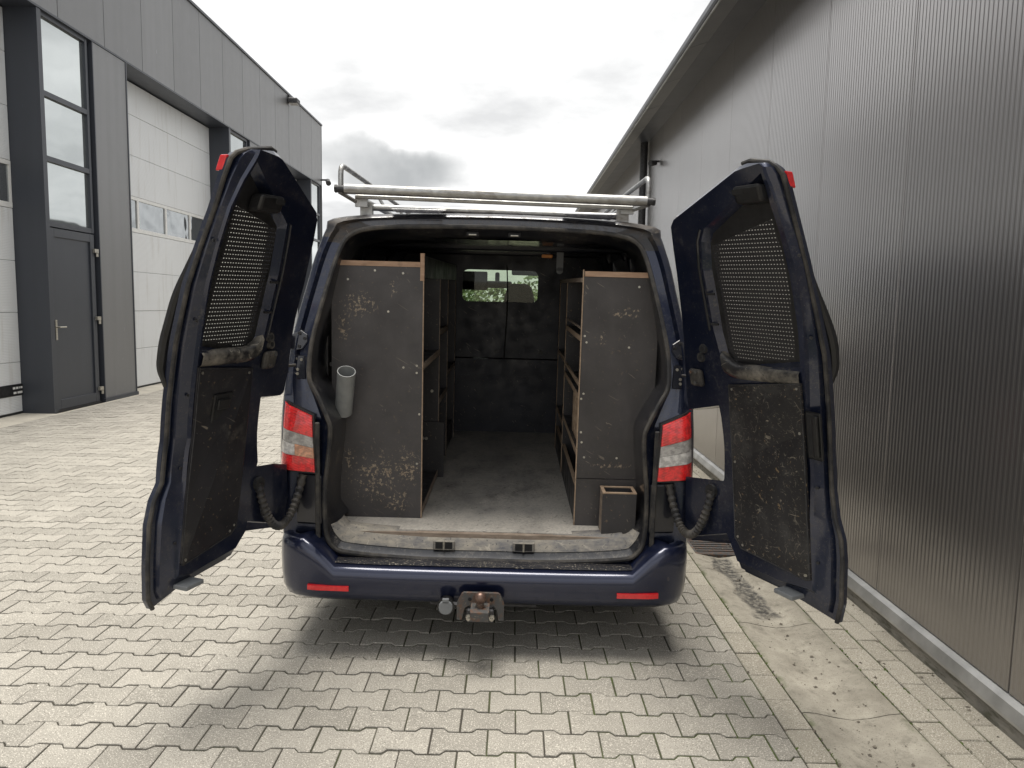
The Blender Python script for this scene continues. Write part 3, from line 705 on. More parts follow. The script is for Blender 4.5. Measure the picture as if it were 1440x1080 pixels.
def unit(ya, yb, door):
    """slim glazed bay; the first one also holds the pedestrian door"""
    wn_ = box('window_bay', (RX, FX - 0.12), (ya, yb), (0.0, ZC), 'anthracite', ws)
    f = FX - 0.03
    bars = [2.62, 3.50, 4.36, ZC - 0.02] if door else [0.05, 1.0, 1.9, 2.78, 3.62, 4.46, ZC - 0.02]
    pa, pb = ya + 0.055, yb - 0.115
    vf = [boxVF((FX - 0.11, FX), (ya, ya + 0.055), (0.0, ZC)), boxVF((FX - 0.119, f), (pb, yb - 0.06), (bars[0] - 0.03, ZC - 0.002))]
    for z in bars: vf.append(boxVF((FX - 0.118, f - 0.002), (pa + 0.001, pb - 0.001), (z - 0.035, z + 0.035)))
    mesh('window_frame', *join(*vf), 'anthracite', wn_)
    for i in range(len(bars) - 1):
        box('window_pane', (FX - 0.09, FX - 0.072), (pa, pb), (bars[i] + 0.036, bars[i + 1] - 0.036), 'reflective_glass', wn_)
    if door:
        dr = box('entrance_door', (FX - 0.10, FX - 0.045), (pa + 0.01, pb + 0.03), (0.03, 2.57), 'anthracite', ws, bevel=0.006)
        a, b = pa + 0.01, pb + 0.03
        fr2 = [boxVF((FX - 0.044, FX - 0.022), (a + .003, a + 0.105), (0.033, 2.567)), boxVF((FX - 0.044, FX - 0.022), (b - 0.105, b - .003), (0.033, 2.567)), boxVF((FX - 0.044, FX - 0.023), (a + 0.106, b - 0.106), (2.45, 2.566)), boxVF((FX - 0.044, FX - 0.023), (a + 0.106, b - 0.106), (0.034, 0.17))]
        mesh('leaf_frame', *join(*fr2), 'anthracite', dr, bevel=0.003)
        hd = [boxVF((FX - 0.022, FX - 0.012), (a + 0.035, a + 0.075), (1.02, 1.30)), tubeVF([(FX - 0.015, a + 0.055, 1.20), (FX + 0.035, a + 0.055, 1.20)], 0.011, 8), tubeVF([(FX + 0.035, a + 0.048, 1.20), (FX + 0.035, a + 0.20, 1.20)], 0.011, 8)]
        mesh('handle', *join(*hd), 'zinc', dr)
        for z in (0.20, 1.28, 2.30):
            hv = [boxVF((FX - 0.02, FX + 0.015), (b - 0.05, b + 0.05), (z, z + 0.055)), tubeVF([(FX - 0.002, b + 0.035, z - 0.06), (FX - 0.002, b + 0.035, z - 0.002)], 0.02, 8)]
            mesh('hinge', *join(*hv), 'zinc', dr)
        box('threshold', (FX - 0.11, FX - 0.02), (ya + 0.06, yb - 0.06), (0.0, 0.028), 'dark_steel', dr)
    return wn_
def pillar(ya, yb):
    p = box('pillar', (RX - 0.01, FX - 0.012), (ya, yb), (0.0, ZC), 'anthracite', ws)
    box('facing_panel', (FX - 0.011, FX), (ya + 0.022, yb - 0.03), (0.06, ZC - 0.003), 'grey_cladding', p)
    mesh('edge_trim', *join(boxVF((FX - 0.0115, FX + 0.010), (ya, ya + 0.020), (0.06, ZC - 0.002)), boxVF((FX - 0.0115, FX + 0.010), (yb - 0.028, yb), (0.06, ZC - 0.002))), 'anthracite', p)
    box('foot_trim', (FX - 0.0115, FX + 0.022), (ya - 0.01, yb + 0.02), (0.0, 0.058), 'anthracite', p)
PER = 6.655
for i, base in enumerate((7.0 - PER, 7.0, 7.0 + PER, 7.0 + 2 * PER)):
    box('reveal', (RX - 0.04, FX), (base - 0.034, base - 0.001), (0.0, ZC - 0.001), 'anthracite', ws)
    unit(base, base + 1.24, i == 1)
    if i < 3: pillar(base + 1.245, base + 2.24)
    sectional(base - PER + 2.28, base - 0.04, 4)
# recessed pull handle with small print on the nearest sectional door
kp = box('pull_handle', (RX + 0.001, RX + 0.014), (6.50, 6.99), (0.262, 0.420), 'black_plastic', ws, bevel=0.008)
box('recess', (RX + 0.0141, RX + 0.016), (6.53, 6.72), (0.285, 0.395), 'black_gap', kp)
mk = []
for (ya, yb, z) in ((6.76, 6.81, 0.355), (6.825, 6.87, 0.355), (6.885, 6.90, 0.355), (6.915, 6.955, 0.355), (6.77, 6.83, 0.290), (6.85, 6.95, 0.290)):
    mk.append(boxVF((RX + 0.0141, RX + 0.0155), (ya, yb), (z, z + 0.03)))
mesh('print', *join(*mk), 'white_frame', kp)
ap = [boxVF((RX - 0.03, FX + 0.02), (base + 2.26 - PER, base - 0.035), (-0.03, 0.002)) for base in (7.0, 7.0 + PER, 7.0 + 2 * PER)]
ap += [boxVF((FX + 0.021, FX + 0.08), (-4, 21.6), (-0.03, 0.001))]
struct(mesh('concrete_apron', *join(*ap), 'apron_concrete'))
lm = thing('flood_light', 'small grey flood light on the cladding below the workshop roof edge', 'lamp', (FX, 18.02, 7.16))
mesh('housing', *join(boxVF((FX + 0.03, FX + 0.30), (17.86, 18.16), (7.08, 7.22))), 'dark_steel', lm, bevel=0.02)
box('bracket', (FX + 0.001, FX + 0.06), (17.97, 18.05), (7.10, 7.30), 'dark_steel', lm)
box('glass', (FX + 0.06, FX + 0.28), (17.88, 18.14), (7.072, 7.079), 'smoke_lens', lm)
sc = thing('security_camera', 'small dark security camera on an arm at the far corner of the workshop', 'camera', (FX, 21.55, 5.6))
tube('arm', [(FX + 0.001, 21.5, 5.60), (FX + 0.28, 21.5, 5.60)], 0.03, 'dark_steel', sc, 8)
tube('housing', [(FX + 0.22, 21.50, 5.58), (FX + 0.30, 21.3, 5.46)], [0.07, 0.085], 'dark_steel', sc, 10)

# ------------------------------------------------------------------ far tree belt seen through the windscreen
rng = random.Random(3)
V = []; F = []
for t in range(26):
    cx = -16 + t * 1.35 + rng.uniform(-.5, .5); cy = 62 + rng.uniform(-4, 6); h = rng.uniform(3.0, 4.6); rr = rng.uniform(1.5, 2.4)
    for k in range(300):
        a = rng.uniform(0, 6.28); e = rng.uniform(-1, 1); q = rng.uniform(0.55, 1.0) * rr * (0.8 + 0.3 * math.sin(3 * a + t))
        p = Vector((cx + math.cos(a) * math.sqrt(1 - e * e) * q, cy + math.sin(a) * math.sqrt(1 - e * e) * q, h * 0.5 + e * h * 0.5))
        u = Vector((rng.uniform(-1, 1), rng.uniform(-1, 1), rng.uniform(-1, 1))).normalized() * rng.uniform(.12, .3); w = u.orthogonal().normalized() * rng.uniform(.1, .22)
        b = len(V); V += [p - u, p + w, p + u, p - w]; F.append((b, b + 1, b + 2, b + 3))
o = mesh('tree_belt', V, F, 'leaf'); o['kind'] = 'stuff'; o['label'] = 'distant green tree belt seen through the van windscreen'; o['category'] = 'trees'
# ------------------------------------------------------------------ the van (nose slightly up, rear sagging)
RV = (Matrix.Rotation(RAD(0.5), 3, 'Y') @ Matrix.Rotation(RAD(1.75), 3, 'X'))
van = thing('van', 'dark navy panel van with both rear doors open and an empty cargo bay', 'van', (0, 2.4, 0.3), RV)
def lean(z, L): return L * max(0.0, (z - 1.0) / 0.95) ** 1.4
def yr(z): return 0.14 + lean(z, 0.26)
LIP = [(0, .41), (.30, .41), (.62, .43), (.71, .46), (.745, .55), (.745, .75), (.73, .88), (.72, 1.01), (.735, 1.068), (.785, 1.17), (.82, 1.23), (.828, 1.30), (.82, 1.42), (.79, 1.57), (.765, 1.68), (.74, 1.78), (.71, 1.87), (.67, 1.915), (.60, 1.94), (.45, 1.955), (0, 1.965)]
OUTR = [(0, .34), (.30, .34), (.70, .34), (.90, .36), (.945, .50), (.952, .72), (.952, .86), (.948, 1.0), (.945, 1.07), (.940, 1.16), (.934, 1.24), (.927, 1.31), (.914, 1.43), (.885, 1.58), (.862, 1.69), (.842, 1.79), (.818, 1.875), (.797, 1.938), (.768, 1.988), (.5, 2.018), (0, 2.03)]
def dens(a, n=3):
    """Catmull-Rom densify of a half loop"""
    o = []
    P = [Vector(p) for p in a]
    for i in range(len(P) - 1):
        p0 = P[i - 1] if i else Vector((-P[1].x, P[1].y)); p1 = P[i]; p2 = P[i + 1]; p3 = P[i + 2] if i + 2 < len(P) else Vector((-P[i].x, P[i].y))
        for k in range(n):
            t = k / n
            o.append(0.5 * ((2 * p1) + (-p0 + p2) * t + (2 * p0 - 5 * p1 + 4 * p2 - p3) * t * t + (-p0 + 3 * p1 - 3 * p2 + p3) * t ** 3))
    o.append(P[-1]); return o
lipd, outd = dens(LIP), dens(OUTR)
def full(half): return [(-x, y) for x, y in half[::-1]][:-1] + [(x, y) for x, y in half]     # roof centre left .. bottom .. roof centre right
# loops are closed: left half reversed then right half, last point joins the first at the roof centre
LF = full(lipd); OF = full(outd); NL = len(LF)
cxz = Vector((0, 1.15))
def inn(i, d):
    p = Vector(LF[i]); a = Vector(LF[i - 1]); b = Vector(LF[(i + 1) % NL]) if i < NL - 1 else Vector(LF[1])
    if i == 0: a = Vector(LF[-2])
    t = (b - a); m = Vector((t.y, -t.x)); m.normalize()
    if m.dot(cxz - p) < 0: m = -m
    return p + m * d
def ring(f): return [f(i) for i in range(NL)]
def at(p, dy): return (p[0], yr(p[1]) + dy, p[1])
def sillk(i): return max(0.0, min(1.0, (0.60 - LF[i][1]) / 0.12))
r0 = ring(lambda i: (OF[i][0] * 1.012, yr(OF[i][1]) + 0.085, OF[i][1] + (0.004 if OF[i][1] > 1.9 else 0)))
r1 = ring(lambda i: (OF[i][0] * 1.008, yr(OF[i][1]) + 0.030, OF[i][1]))
r2 = ring(lambda i: (OF[i][0] * 0.994, yr(OF[i][1]) + 0.004, OF[i][1] - (0.006 if OF[i][1] > 1.9 else 0)))
r3 = ring(lambda i: at(Vector(OF[i]).lerp(Vector(LF[i]), 0.30), -0.004))
r4 = ring(lambda i: at(Vector(OF[i]).lerp(Vector(LF[i]), 0.45), 0.022))
r5 = ring(lambda i: at(Vector(OF[i]).lerp(Vector(LF[i]), 0.82), 0.026))
r6 = ring(lambda i: at(inn(i, -0.008), -0.006))
r7 = ring(lambda i: at(inn(i, 0.004), -0.008))
rf = loft('rear_frame', [r0, r1, r2, r3, r4, r5, r6, r7], 'navy_paint_worn', van, angle=RAD(50))
rf.data.materials.append(MT['navy_roof_paint']); rf.data.materials.append(MT['rusty_corner'])
for p_ in rf.data.polygons:
    c_ = sum((rf.data.vertices[i].co for i in p_.vertices), Vector()) / len(p_.vertices) + ORG[van.name]
    if c_.z > 1.925 and abs(c_.x) < .80: p_.material_index = 1
    if c_.z > 1.875 and .62 < abs(c_.x) < .79: p_.material_index = 2
# inner jamb of the opening
def jp(i, d, dy): q = inn(i, d); return (q[0], yr(LF[i][1]) + dy, q[1])
j0 = ring(lambda i: jp(i, 0.003, -0.006))
def topk(i): return max(0.0, min(1.0, (LF[i][1] - 1.84) / 0.08))
j1 = ring(lambda i: jp(i, 0.008 + 0.026 * sillk(i) + .006 * topk(i), 0.03))
j2 = ring(lambda i: jp(i, 0.012 + 0.068 * sillk(i) + .018 * topk(i), 0.07 - 0.015 * sillk(i)))
j3 = ring(lambda i: jp(i, 0.014 + 0.086 * sillk(i) + .036 * topk(i), 0.13 - 0.05 * sillk(i)))
j4 = ring(lambda i: jp(i, 0.014 + 0.088 * sillk(i) + .036 * topk(i), 0.26))
loft('door_jamb', [j0, j1, j2, j3, j4], 'jamb_paint', van, angle=RAD(60), skip=lambda i, k: i == 3 and sillk(k) > 0.02)
sl = [(i) for i in range(NL) if LF[i][1] < 0.56]
loft('sill_plate', [[(j1[i][0], j1[i][1] - .004, j1[i][2] + .003) for i in sl], [(j2[i][0], j2[i][1] - .003, j2[i][2] + .004) for i in sl], [(j3[i][0], j3[i][1] - .002, j3[i][2] + .005) for i in sl], [(j3[i][0], j3[i][1] + .05, j3[i][2] + .005) for i in sl]], 'sill_paint', van, angle=RAD(60))
seal_pts = [(inn(i, 0.002)[0], yr(LF[i][1]) - 0.010, inn(i, 0.002)[1]) for i in range(NL - 1)]
tube('door_seal', seal_pts, 0.011, 'dusty_rubber', van, 8, closed=True)
# latch strikers in the sill and in the header
for x in (-0.1925, 0.1825):
    st = box('striker_plate', (x - 0.052, x + 0.052), (0.1535, 0.166), (0.448, 0.494), 'sill_paint', van, bevel=0.004)
    for s in (-1, 1): box('striker_hole', (x + s * 0.023 - 0.017, x + s * 0.023 + 0.017), (0.1525, 0.153), (0.455, 0.488), 'black_gap', st)
    tube('striker_pin', [(x, 0.150, 0.452), (x, 0.150, 0.492)], 0.005, 'zinc', st, 8)
for x in (-0.10, 0.10):
    st = box('striker_plate', (x - 0.030, x + 0.030), (0.405, 0.418), (1.918, 1.940), 'black_gap', van, bevel=0.003)
    tube('striker_pin', [(x - 0.018, 0.402, 1.926), (x + 0.018, 0.402, 1.926)], 0.004, 'zinc', st, 8)

# body side, roof, cab: section rings along the length
def sect(i): return outd[i]
ids = list(range(9, len(outd)))                 # outer half section from the sill corner to the roof centre
HS = [outd[i] for i in ids]
def bodyring(y, fn=lambda x, z: (x, z)):
    h = [fn(x, z) for x, z in HS]; return [(-x, y if not callable(y) else y(z), z) for x, z in h[::-1]][:-1] + [(x, y if not callable(y) else y(z), z) for x, z in h]
HS2 = [(x * 1.012, z + (0.004 if z > 1.9 else 0)) for x, z in HS]
def ringA(f):
    a = [f(x, z) for x, z in HS2]; return [(-x, y, z) for x, y, z in a] [0:] , a
def full3(f):
    a = [f(x, z) for x, z in HS2]
    return [(-p[0], p[1], p[2]) for p in a] + [p for p in a[::-1]][1:]
WT, WB = 3.62, 4.36          # windscreen top and bottom along the length
def cab(y, zc, k):           # squeeze everything above the waist towards height zc
    def f(x, z):
        if z <= 1.10: return (x * (1 - 0.03 * k), y, z)
        q = (z - 1.10) / (2.034 - 1.10)
        return (x * (1 - 0.05 * k), y, 1.10 + q * (zc - 1.10))
    return f
rings = [full3(lambda x, z: (x, yr(z) + 0.085, z)),
         full3(lambda x, z: (x, 0.9, z)), full3(lambda x, z: (x, 2.0, z)), full3(lambda x, z: (x, 3.05, z)),
         full3(cab(3.12, 2.03, 0.0)), full3(cab(3.45, 1.96, 0.4)), full3(cab(WT, 1.86, 0.7)), full3(cab(WB - .02, 1.19, 1.0)), full3(cab(4.62, 1.10, 1.3)),
         full3(lambda x, z: (x * .93, 4.86, min(z, .98))), full3(lambda x, z: (x * .86, 4.93, min(z, .70)))]
nh = len(HS2)
def zof(k): kk = k if k < nh else 2 * nh - 2 - k; return HS2[min(kk, nh - 1)][1]
def skip(i, k):
    zk = min(zof(k), zof(k + 1)); 
    if i == 6 and zk > 1.86: return True                     # windscreen
    if i in (4, 5) and 1.20 < zk < 1.80: return True             # cab side windows
    return False
loft('body', rings, 'navy_paint', van, angle=RAD(40), skip=skip)
gi = [k for k in range(2 * nh - 2) if min(zof(k), zof(k + 1)) > 1.86]
ks = list(range(gi[0], gi[-1] + 2))
loft('windscreen', [[rings[6][k] for k in ks], [rings[7][k] for k in ks]], 'tinted_glass', van)
for rngk in (range(0, nh - 1), range(nh - 1, 2 * nh - 2)):
    kk = [k for k in rngk if 1.20 < min(zof(k), zof(k + 1)) < 1.80]; ks = list(range(kk[0], kk[-1] + 2))
    loft('side_window', [[rings[i][k] for k in ks] for i in (4, 5, 6)], 'dark_glass', van)
box('underbody', (-0.86, 0.86), (0.14, 4.7), (0.28, 0.40), 'black_gap', van)
box('nose_panel', (-0.78, 0.78), (4.90, 4.935), (0.36, 0.69), 'navy_paint', van, bevel=0.01)
# header trim on the roof edge with two shallow moulded bays
for x in (-0.36, 0.46):
    V = [(x - .13, .40, 2.036), (x + .13, .40, 2.036), (x + .10, .385, 2.018), (x - .10, .385, 2.018), (x - .13, .46, 2.045), (x + .13, .46, 2.045)]
    mesh('roof_trim', V, [(0, 1, 2, 3), (0, 4, 5, 1)], 'navy_roof_paint', van)

# rear lights
def taillight(s):
    def P(u, v):                                             # u 0 outer .. 1 inner, v 0 bottom .. 1 top
        xo = 0.955 - 0.017 * v; xi = 0.785 + 0.013 * v
        zo = 0.832 + v * 0.308; zi = 0.820 + v * 0.258
        x = xo + (xi - xo) * u; z = zo + (zi - zo) * u
        y = 0.106 + 0.050 * max(0, 1 - u * 3.6) ** 2 + lean(z, .26)
        return (s * x, y, z)
    lamp = None
    nu = 10
    def seg(name, v0, v1, u0, u1, mat, parent, off=0.0):
        nv = 5; V = []; F = []
        for layer in (0.0, 0.03):
            for j in range(nv + 1):
                for i in range(nu + 1):
                    u = u0 + (u1 - u0) * i / nu; v = v0 + (v1 - v0) * j / nv
                    p = P(u, v); V.append((p[0], p[1] + layer + off, p[2]))
        m = nu + 1; tot = m * (nv + 1)
        for j in range(nv):
            for i in range(nu):
                a = j * m + i; F.append((a, a + 1, a + m + 1, a + m)); F.append((tot + a, tot + a + m, tot + a + m + 1, tot + a + 1))
        edge = [j * m for j in range(nv + 1)]; edge2 = [j * m + nu for j in range(nv + 1)]
        for e in (edge, edge2):
            for a, b in zip(e, e[1:]): F.append((a, b, tot + b, tot + a))
        for r in (0, nv):
            for i in range(nu): a = r * m + i; F.append((a, a + 1, tot + a + 1, tot + a))
        return mesh(name, V, F, mat, parent, smooth=True, angle=RAD(50))
    lamp = seg('taillight', -0.035, 1.035, -0.02, 1.06, 'black_plastic', van, 0.012)
    seg('lens', 0.0, 0.245, 0, 1, 'red_lens', lamp); 
    seg('lens', 0.25, 0.435, 0, .46, 'clear_lens', lamp); seg('lens', 0.25, 0.435, .465, 1, 'amber_lens' if s < 0 else 'clear_lens', lamp)
    seg('lens', 0.44, 0.625, 0, 1, 'smoke_lens', lamp)
    seg('lens', 0.63, 1.0, 0, 1, 'red_lens', lamp)
    # side wrap so the lamp turns the corner
    V = [P(0, 0), P(0, 1)]
    return lamp
for s in (-1, 1):
    taillight(s)
    # dark moulded channel below and beside the lamp
    V = [(s * .76, .132, .56), (s * .93, .150, .56), (s * .93, .150, .80), (s * .76, .132, .80), (s * .76, .17, .56), (s * .93, .17, .56), (s * .93, .17, .80), (s * .76, .17, .80)]
    mesh('corner_panel', V, [(0, 1, 2, 3), (4, 7, 6, 5), (0, 4, 5, 1), (2, 6, 7, 3), (0, 3, 7, 4), (1, 5, 6, 2)], 'navy_inner', van, bevel=0.012, seg=2)
    box('corner_rail', (s * .765, s * .787), (.118, .131), (.50, 1.05), 'dusty_rubber', van, bevel=0.004) if s > 0 else box('corner_rail', (-.787, -.765), (.118, .131), (.50, 1.05), 'dusty_rubber', van, bevel=0.004)
    # hinge and check strap plates
    ang = s
    def plate(name, pts, y, mat, par, th=0.012):
        V = [(s * x, y + lean(z, .26), z) for x, z in pts] + [(s * x, y - th + lean(z, .26), z) for x, z in pts]; n_ = len(pts)
        F = [tuple(range(n_)), tuple(range(n_, 2 * n_))] + [(i, (i + 1) % n_, n_ + (i + 1) % n_, n_ + i) for i in range(n_)]
        return mesh(name, V, F, mat, par, bevel=0.002)
    hg = plate('hinge', [(.925, 1.375), (.925, 1.435), (.895, 1.45), (.882, 1.465), (.845, 1.44), (.842, 1.41), (.865, 1.375), (.89, 1.37)], 0.150, 'navy_inner', van)
    for (x, z) in ((.88, 1.447), (.855, 1.425), (.878, 1.388)):
        y = 0.138 + lean(z, .26); tube('bolt', [(s * x, y, z), (s * x, y - 0.007, z)], 0.008, 'dark_steel', hg, 6)
    tube('hinge_pin', [(s * .925, .105 + lean(1.37, .26), 1.365), (s * .925, .105 + lean(1.44, .26), 1.445)], 0.016, 'black_plastic', hg, 10)
    cp = plate('check_plate', [(.905, 1.24), (.905, 1.345), (.855, 1.345), (.845, 1.24)], 0.158, 'navy_inner', van, 0.006)
    for (x, z) in ((.893, 1.33), (.868, 1.326), (.883, 1.282), (.883, 1.262)):
        y = 0.152 + lean(z, .26); tube('bolt', [(s * x, y, z), (s * x, y - 0.006, z)], 0.007, 'zinc', cp, 6)
    tube('check_strap', [(s * .883, .16, 1.305), (s * .93, .06, 1.31), (s * .965, -.02, 1.315)], 0.007, 'dusty_rubber', van, 6)

# bumper: profile carried along a plan curve that wraps the corners
def bumper():
    plan = [(0, 0.0), (.2, 0.0), (.45, .002), (.68, .006), (.76, .012), (.825, .022), (.875, .038), (.912, .062), (.936, .10), (.949, .155), (.957, .25), (.960, .40), (.960, .62)]
    half = []
    for i, (x, y) in enumerate(plan):
        a = Vector(plan[max(0, i - 1)]); b = Vector(plan[min(len(plan) - 1, i + 1)]); t = (b - a).normalized()
        if i == 0: t = Vector((1, 0))
        n_ = Vector((-t.y, t.x))                              # inward
        lift = max(0, min(1, (x - .70) / .10)); lift = lift * lift * (3 - 2 * lift)
        zt = 0.404 + 0.125 * lift; ed = 0.045 + 0.0 * lift
        back = max(0.0, min(1, (y - .10) / .3)) 
        pr = [(0.135 if x < .86 else .05, zt + .004), (0.060, zt + 0.004), (0.030, zt + 0.001), (0.015, zt - 0.006), (0.005, zt - 0.018), (-0.001, zt - 0.034), (-0.003, zt - 0.055 - .03 * lift), (-0.001, 0.335 + .02 * lift), (0.005, 0.295), (0.020, 0.258), (0.050, 0.236), (0.12, 0.240)]
        half.append([(x + n_.x * d, y + n_.y * d, z + back * 0.015) for d, z in pr])
    L_ = [[(-p[0], p[1], p[2]) for p in r] for r in half[::-1]][:-1] + half
    return loft('bumper', L_, 'bumper_paint', van, angle=RAD(55))
bp = bumper()
V = []; xs = [-.735 + 1.47 * i / 24 for i in range(25)]
r_ = []
for x in xs:
    y0 = 0.048 + 0.02 * max(0, (abs(x) - .45) / .3) ** 2; r_.append([(x, y0, .4115), (x, y0 + .008, .414), (x, .118, .416), (x, .124, .413)])
loft('step_tread', r_, 'tread_plastic', bp)
for s in (-1, 1):
    rr = []
    for i in range(9):
        x = .607 + .19 * i / 8; y = 0.004 + .004 * (i / 8) + (.008 * max(0, (x - .74) / .06) ** 2) - 0.006
        rr.append([(s * x, y + .012, .298), (s * x, y, .300), (s * x, y, .322), (s * x, y + .012, .324)])
    loft('reflector', rr, 'reflector_red', bp, caps=True, angle=RAD(30))
# tow bar
tb = mesh('tow_bar', *join(boxVF((-.25, .25), (.10, .16), (.20, .26)), boxVF((-.05, .05), (-.03, .11), (.20, .25))), 'dark_steel', van, bevel=0.004)
pts = [(-.112, .205), (-.112, .285), (-.092, .325), (-.082, .332), (.070, .332), (.080, .325), (.098, .285), (.098, .205), (.075, .205), (.065, .26), (.05, .272), (-.062, .272), (-.078, .26), (-.09, .205)]
V = [(x, -.055, z) for x, z in pts] + [(x, -.040, z) for x, z in pts]; n_ = len(pts)
F = [tuple(range(n_)), tuple(range(n_, 2 * n_))] + [(i, (i + 1) % n_, n_ + (i + 1) % n_, n_ + i) for i in range(n_)]
mesh('plate', V, F, 'rusty_steel', tb)
mesh('bracket', *join(boxVF((-.068, .055), (-.072, -.040), (.198, .262))), 'dark_steel', tb, bevel=0.006)
mesh('ball_mount', *join(boxVF((-.048, .034), (-.155, -.05), (.262, .288)), boxVF((-.046, .032), (-.165, -.154), (.250, .289)), tubeVF([(-.007, -.10, .28), (-.007, -.10, .315)], .018, 10)), 'rusty_steel', tb)
def sphereVF(c, r, nu=16, nv=10):
    V = [Vector(c) + Vector((0, 0, -r))]; F = []
    for j in range(1, nv):
        ph = -math.pi / 2 + math.pi * j / nv
        for i in range(nu): a = 2 * math.pi * i / nu; V.append(Vector(c) + Vector((math.cos(ph) * math.cos(a), math.cos(ph) * math.sin(a), math.sin(ph))) * r)
    V.append(Vector(c) + Vector((0, 0, r))); T = len(V) - 1
    for i in range(nu): F.append((0, 1 + (i + 1) % nu, 1 + i)); F.append((T, 1 + (nv - 2) * nu + i, 1 + (nv - 2) * nu + (i + 1) % nu))
    for j in range(nv - 2):
        for i in range(nu): a = 1 + j * nu + i; b = 1 + j * nu + (i + 1) % nu; F.append((a, b, b + nu, a + nu))
    return V, F
mesh('tow_ball', *sphereVF((-.007, -.10, .330), .0265), 'ball_steel', tb, smooth=True)
for x in (-.058, .045):
    tube('bolt', [(x, -.06, .228), (x, -.085, .228)], .013, 'zinc', tb, 6); tube('bolt', [(x, -.08, .228), (x, -.102, .228)], .007, 'zinc', tb, 8)
for x in (-.055, .042): tube('hole', [(x, -.0545, .302), (x, -.0562, .302)], .0085, 'black_gap', tb, 12)
sk = tube('socket', [(-.162, .02, .262), (-.162, -.035, .262), (-.162, -.05, .262)], [.030, .034, .040], 'black_plastic', tb, 16)
mesh('socket_cap', *join(tubeVF([(-.162, -.051, .262), (-.162, -.066, .262)], [.032, .030], 16), boxVF((-.176, -.148), (-.066, -.05), (.285, .302))), 'grey_plastic', sk)
tube('socket_bracket', [(-.13, -.02, .262), (-.09, -.03, .26)], .012, 'dark_steel', tb, 6)

# wheels, standing on the yard
def lathe(profile, c, n=28):
    V = []; F = []; m = len(profile)
    for i in range(n):
        a = 2 * math.pi * i / n
        for (x, r) in profile: V.append(Vector(c) + Vector((x, math.cos(a) * r, math.sin(a) * r)))
    for i in range(n):
        for j in range(m - 1): F.append((i * m + j, ((i + 1) % n) * m + j, ((i + 1) % n) * m + j + 1, i * m + j + 1))
    return V, F
iR = RV.inverted()
for y in (0.98, 3.98):
    for s in (-1, 1):
        c = iR @ Vector((s * .80, y, 0.325))
        w = mesh('wheel', *lathe([(s * -.06, .20), (s * .02, .205), (s * .07, .21), (s * .095, .205)], c), 'dark_steel', van, smooth=True)
        mesh('tyre', *lathe([(-.085, .20), (-.105, .25), (-.10, .30), (-.075, .322), (-.03, .3245), (-.026, .316), (-.02, .3245), (.02, .3245), (.026, .316), (.03, .3245), (.075, .322), (.10, .30), (.105, .25), (.085, .20)], c, 40), 'black_rubber', w, smooth=True)
        mesh('rim', *lathe([(s * .02, .0), (s * .05, .05), (s * .04, .12), (s * .075, .19), (s * .09, .205)], c), 'galvanised', w, smooth=True)
        if y < 2: mesh('mud_flap', *boxVF((c.x - .12, c.x + .12), (.62, .63), (.18, .40)), 'black_rubber', w)

# ------------------------------------------------------------------ cargo bay
FZ = 0.52
box('cargo_floor', (-.86, .86), (.225, 2.66), (FZ - .025, FZ), 'cargo_floor', van)
box('floor_lip', (-.70, .70), (.196, .2245), (FZ - .03, FZ - .004), 'dusty_edge', van)
# inner side walls and ceiling
ins = [(x * .955, z) for x, z in OUTR if z > .45]; ins = [(x, min(z, 1.985) - (.075 if z > 1.9 else 0)) for x, z in ins]
def lining(y): return [(-x, y(z), z) for x, z in ins] + [(x, y(z), z) for x, z in ins[::-1]][1:]
loft('lining', [lining(lambda z: yr(z) + .14), lining(lambda z: 1.0), lining(lambda z: 1.9), lining(lambda z: 2.68)], 'navy_inner', van, angle=RAD(60))
for y in (1.25, 2.0):
    arch = [(x * .995, y + .0, z - .006) for x, z in ins if z > 1.5]; arch = [(-x, y_, z) for x, y_, z in arch] + arch[::-1][1:]
    tube('roof_bow', arch, .014, 'navy_inner', van, 6)
la = box('interior_lamp', (.275, .345), (1.56, 1.60), (1.868, 1.888), 'amber_plastic', van, bevel=.004)
mesh('hanging_strap', *join(boxVF((.372, .415), (1.60, 1.606), (1.79, 1.905)), tubeVF([(.3935, 1.60, 1.79), (.3935, 1.606, 1.79)], .0215, 14)), 'grey_plastic', van)
# bulkhead boards with window
BY = 2.66
wx0, wx1, wz0, wz1 = -.30, .292, 1.555, 1.802
def rrect(x0, x1, z0, z1, r, n=6):
    o = []
    for cx, cz, a0 in ((x1 - r, z1 - r, 0), (x0 + r, z1 - r, 90), (x0 + r, z0 + r, 180), (x1 - r, z0 + r, 270)):
        for k in range(n + 1): a = RAD(a0 + 90 * k / n); o.append((cx + r * math.cos(a), cz + r * math.sin(a)))
    return o
def plate_with_hole(name, outer, holes, y0, y1, mat, parent):
    polys = [[Vector((x, 0, z)) for x, z in outer]] + [[Vector((x, 0, z)) for x, z in h] for h in holes]
    fl = [p for q in polys for p in q]; tri = geometry.tessellate_polygon([[Vector((p.x, p.z, 0)) for p in q] for q in polys])
    n_ = len(fl); V = [(p.x, y0, p.z) for p in fl] + [(p.x, y1, p.z) for p in fl]
    F = [tuple(t) for t in tri] + [tuple(n_ + i for i in t) for t in tri]; o = 0
    for q in polys:
        m = len(q)
        for i in range(m): F.append((o + i, o + (i + 1) % m, n_ + o + (i + 1) % m, n_ + o + i))
        o += m
    return mesh(name, V, F, mat, parent)
bk = plate_with_hole('bulkhead', [(-.90, 1.115), (.90, 1.115), (.885, 1.5), (.835, 1.8), (.79, 1.9), (.70, 1.975), (-.70, 1.975), (-.79, 1.9), (-.835, 1.8), (-.885, 1.5)], [rrect(wx0, wx1, wz0, wz1, .045)], BY, BY + .02, 'bulkhead_board', van)
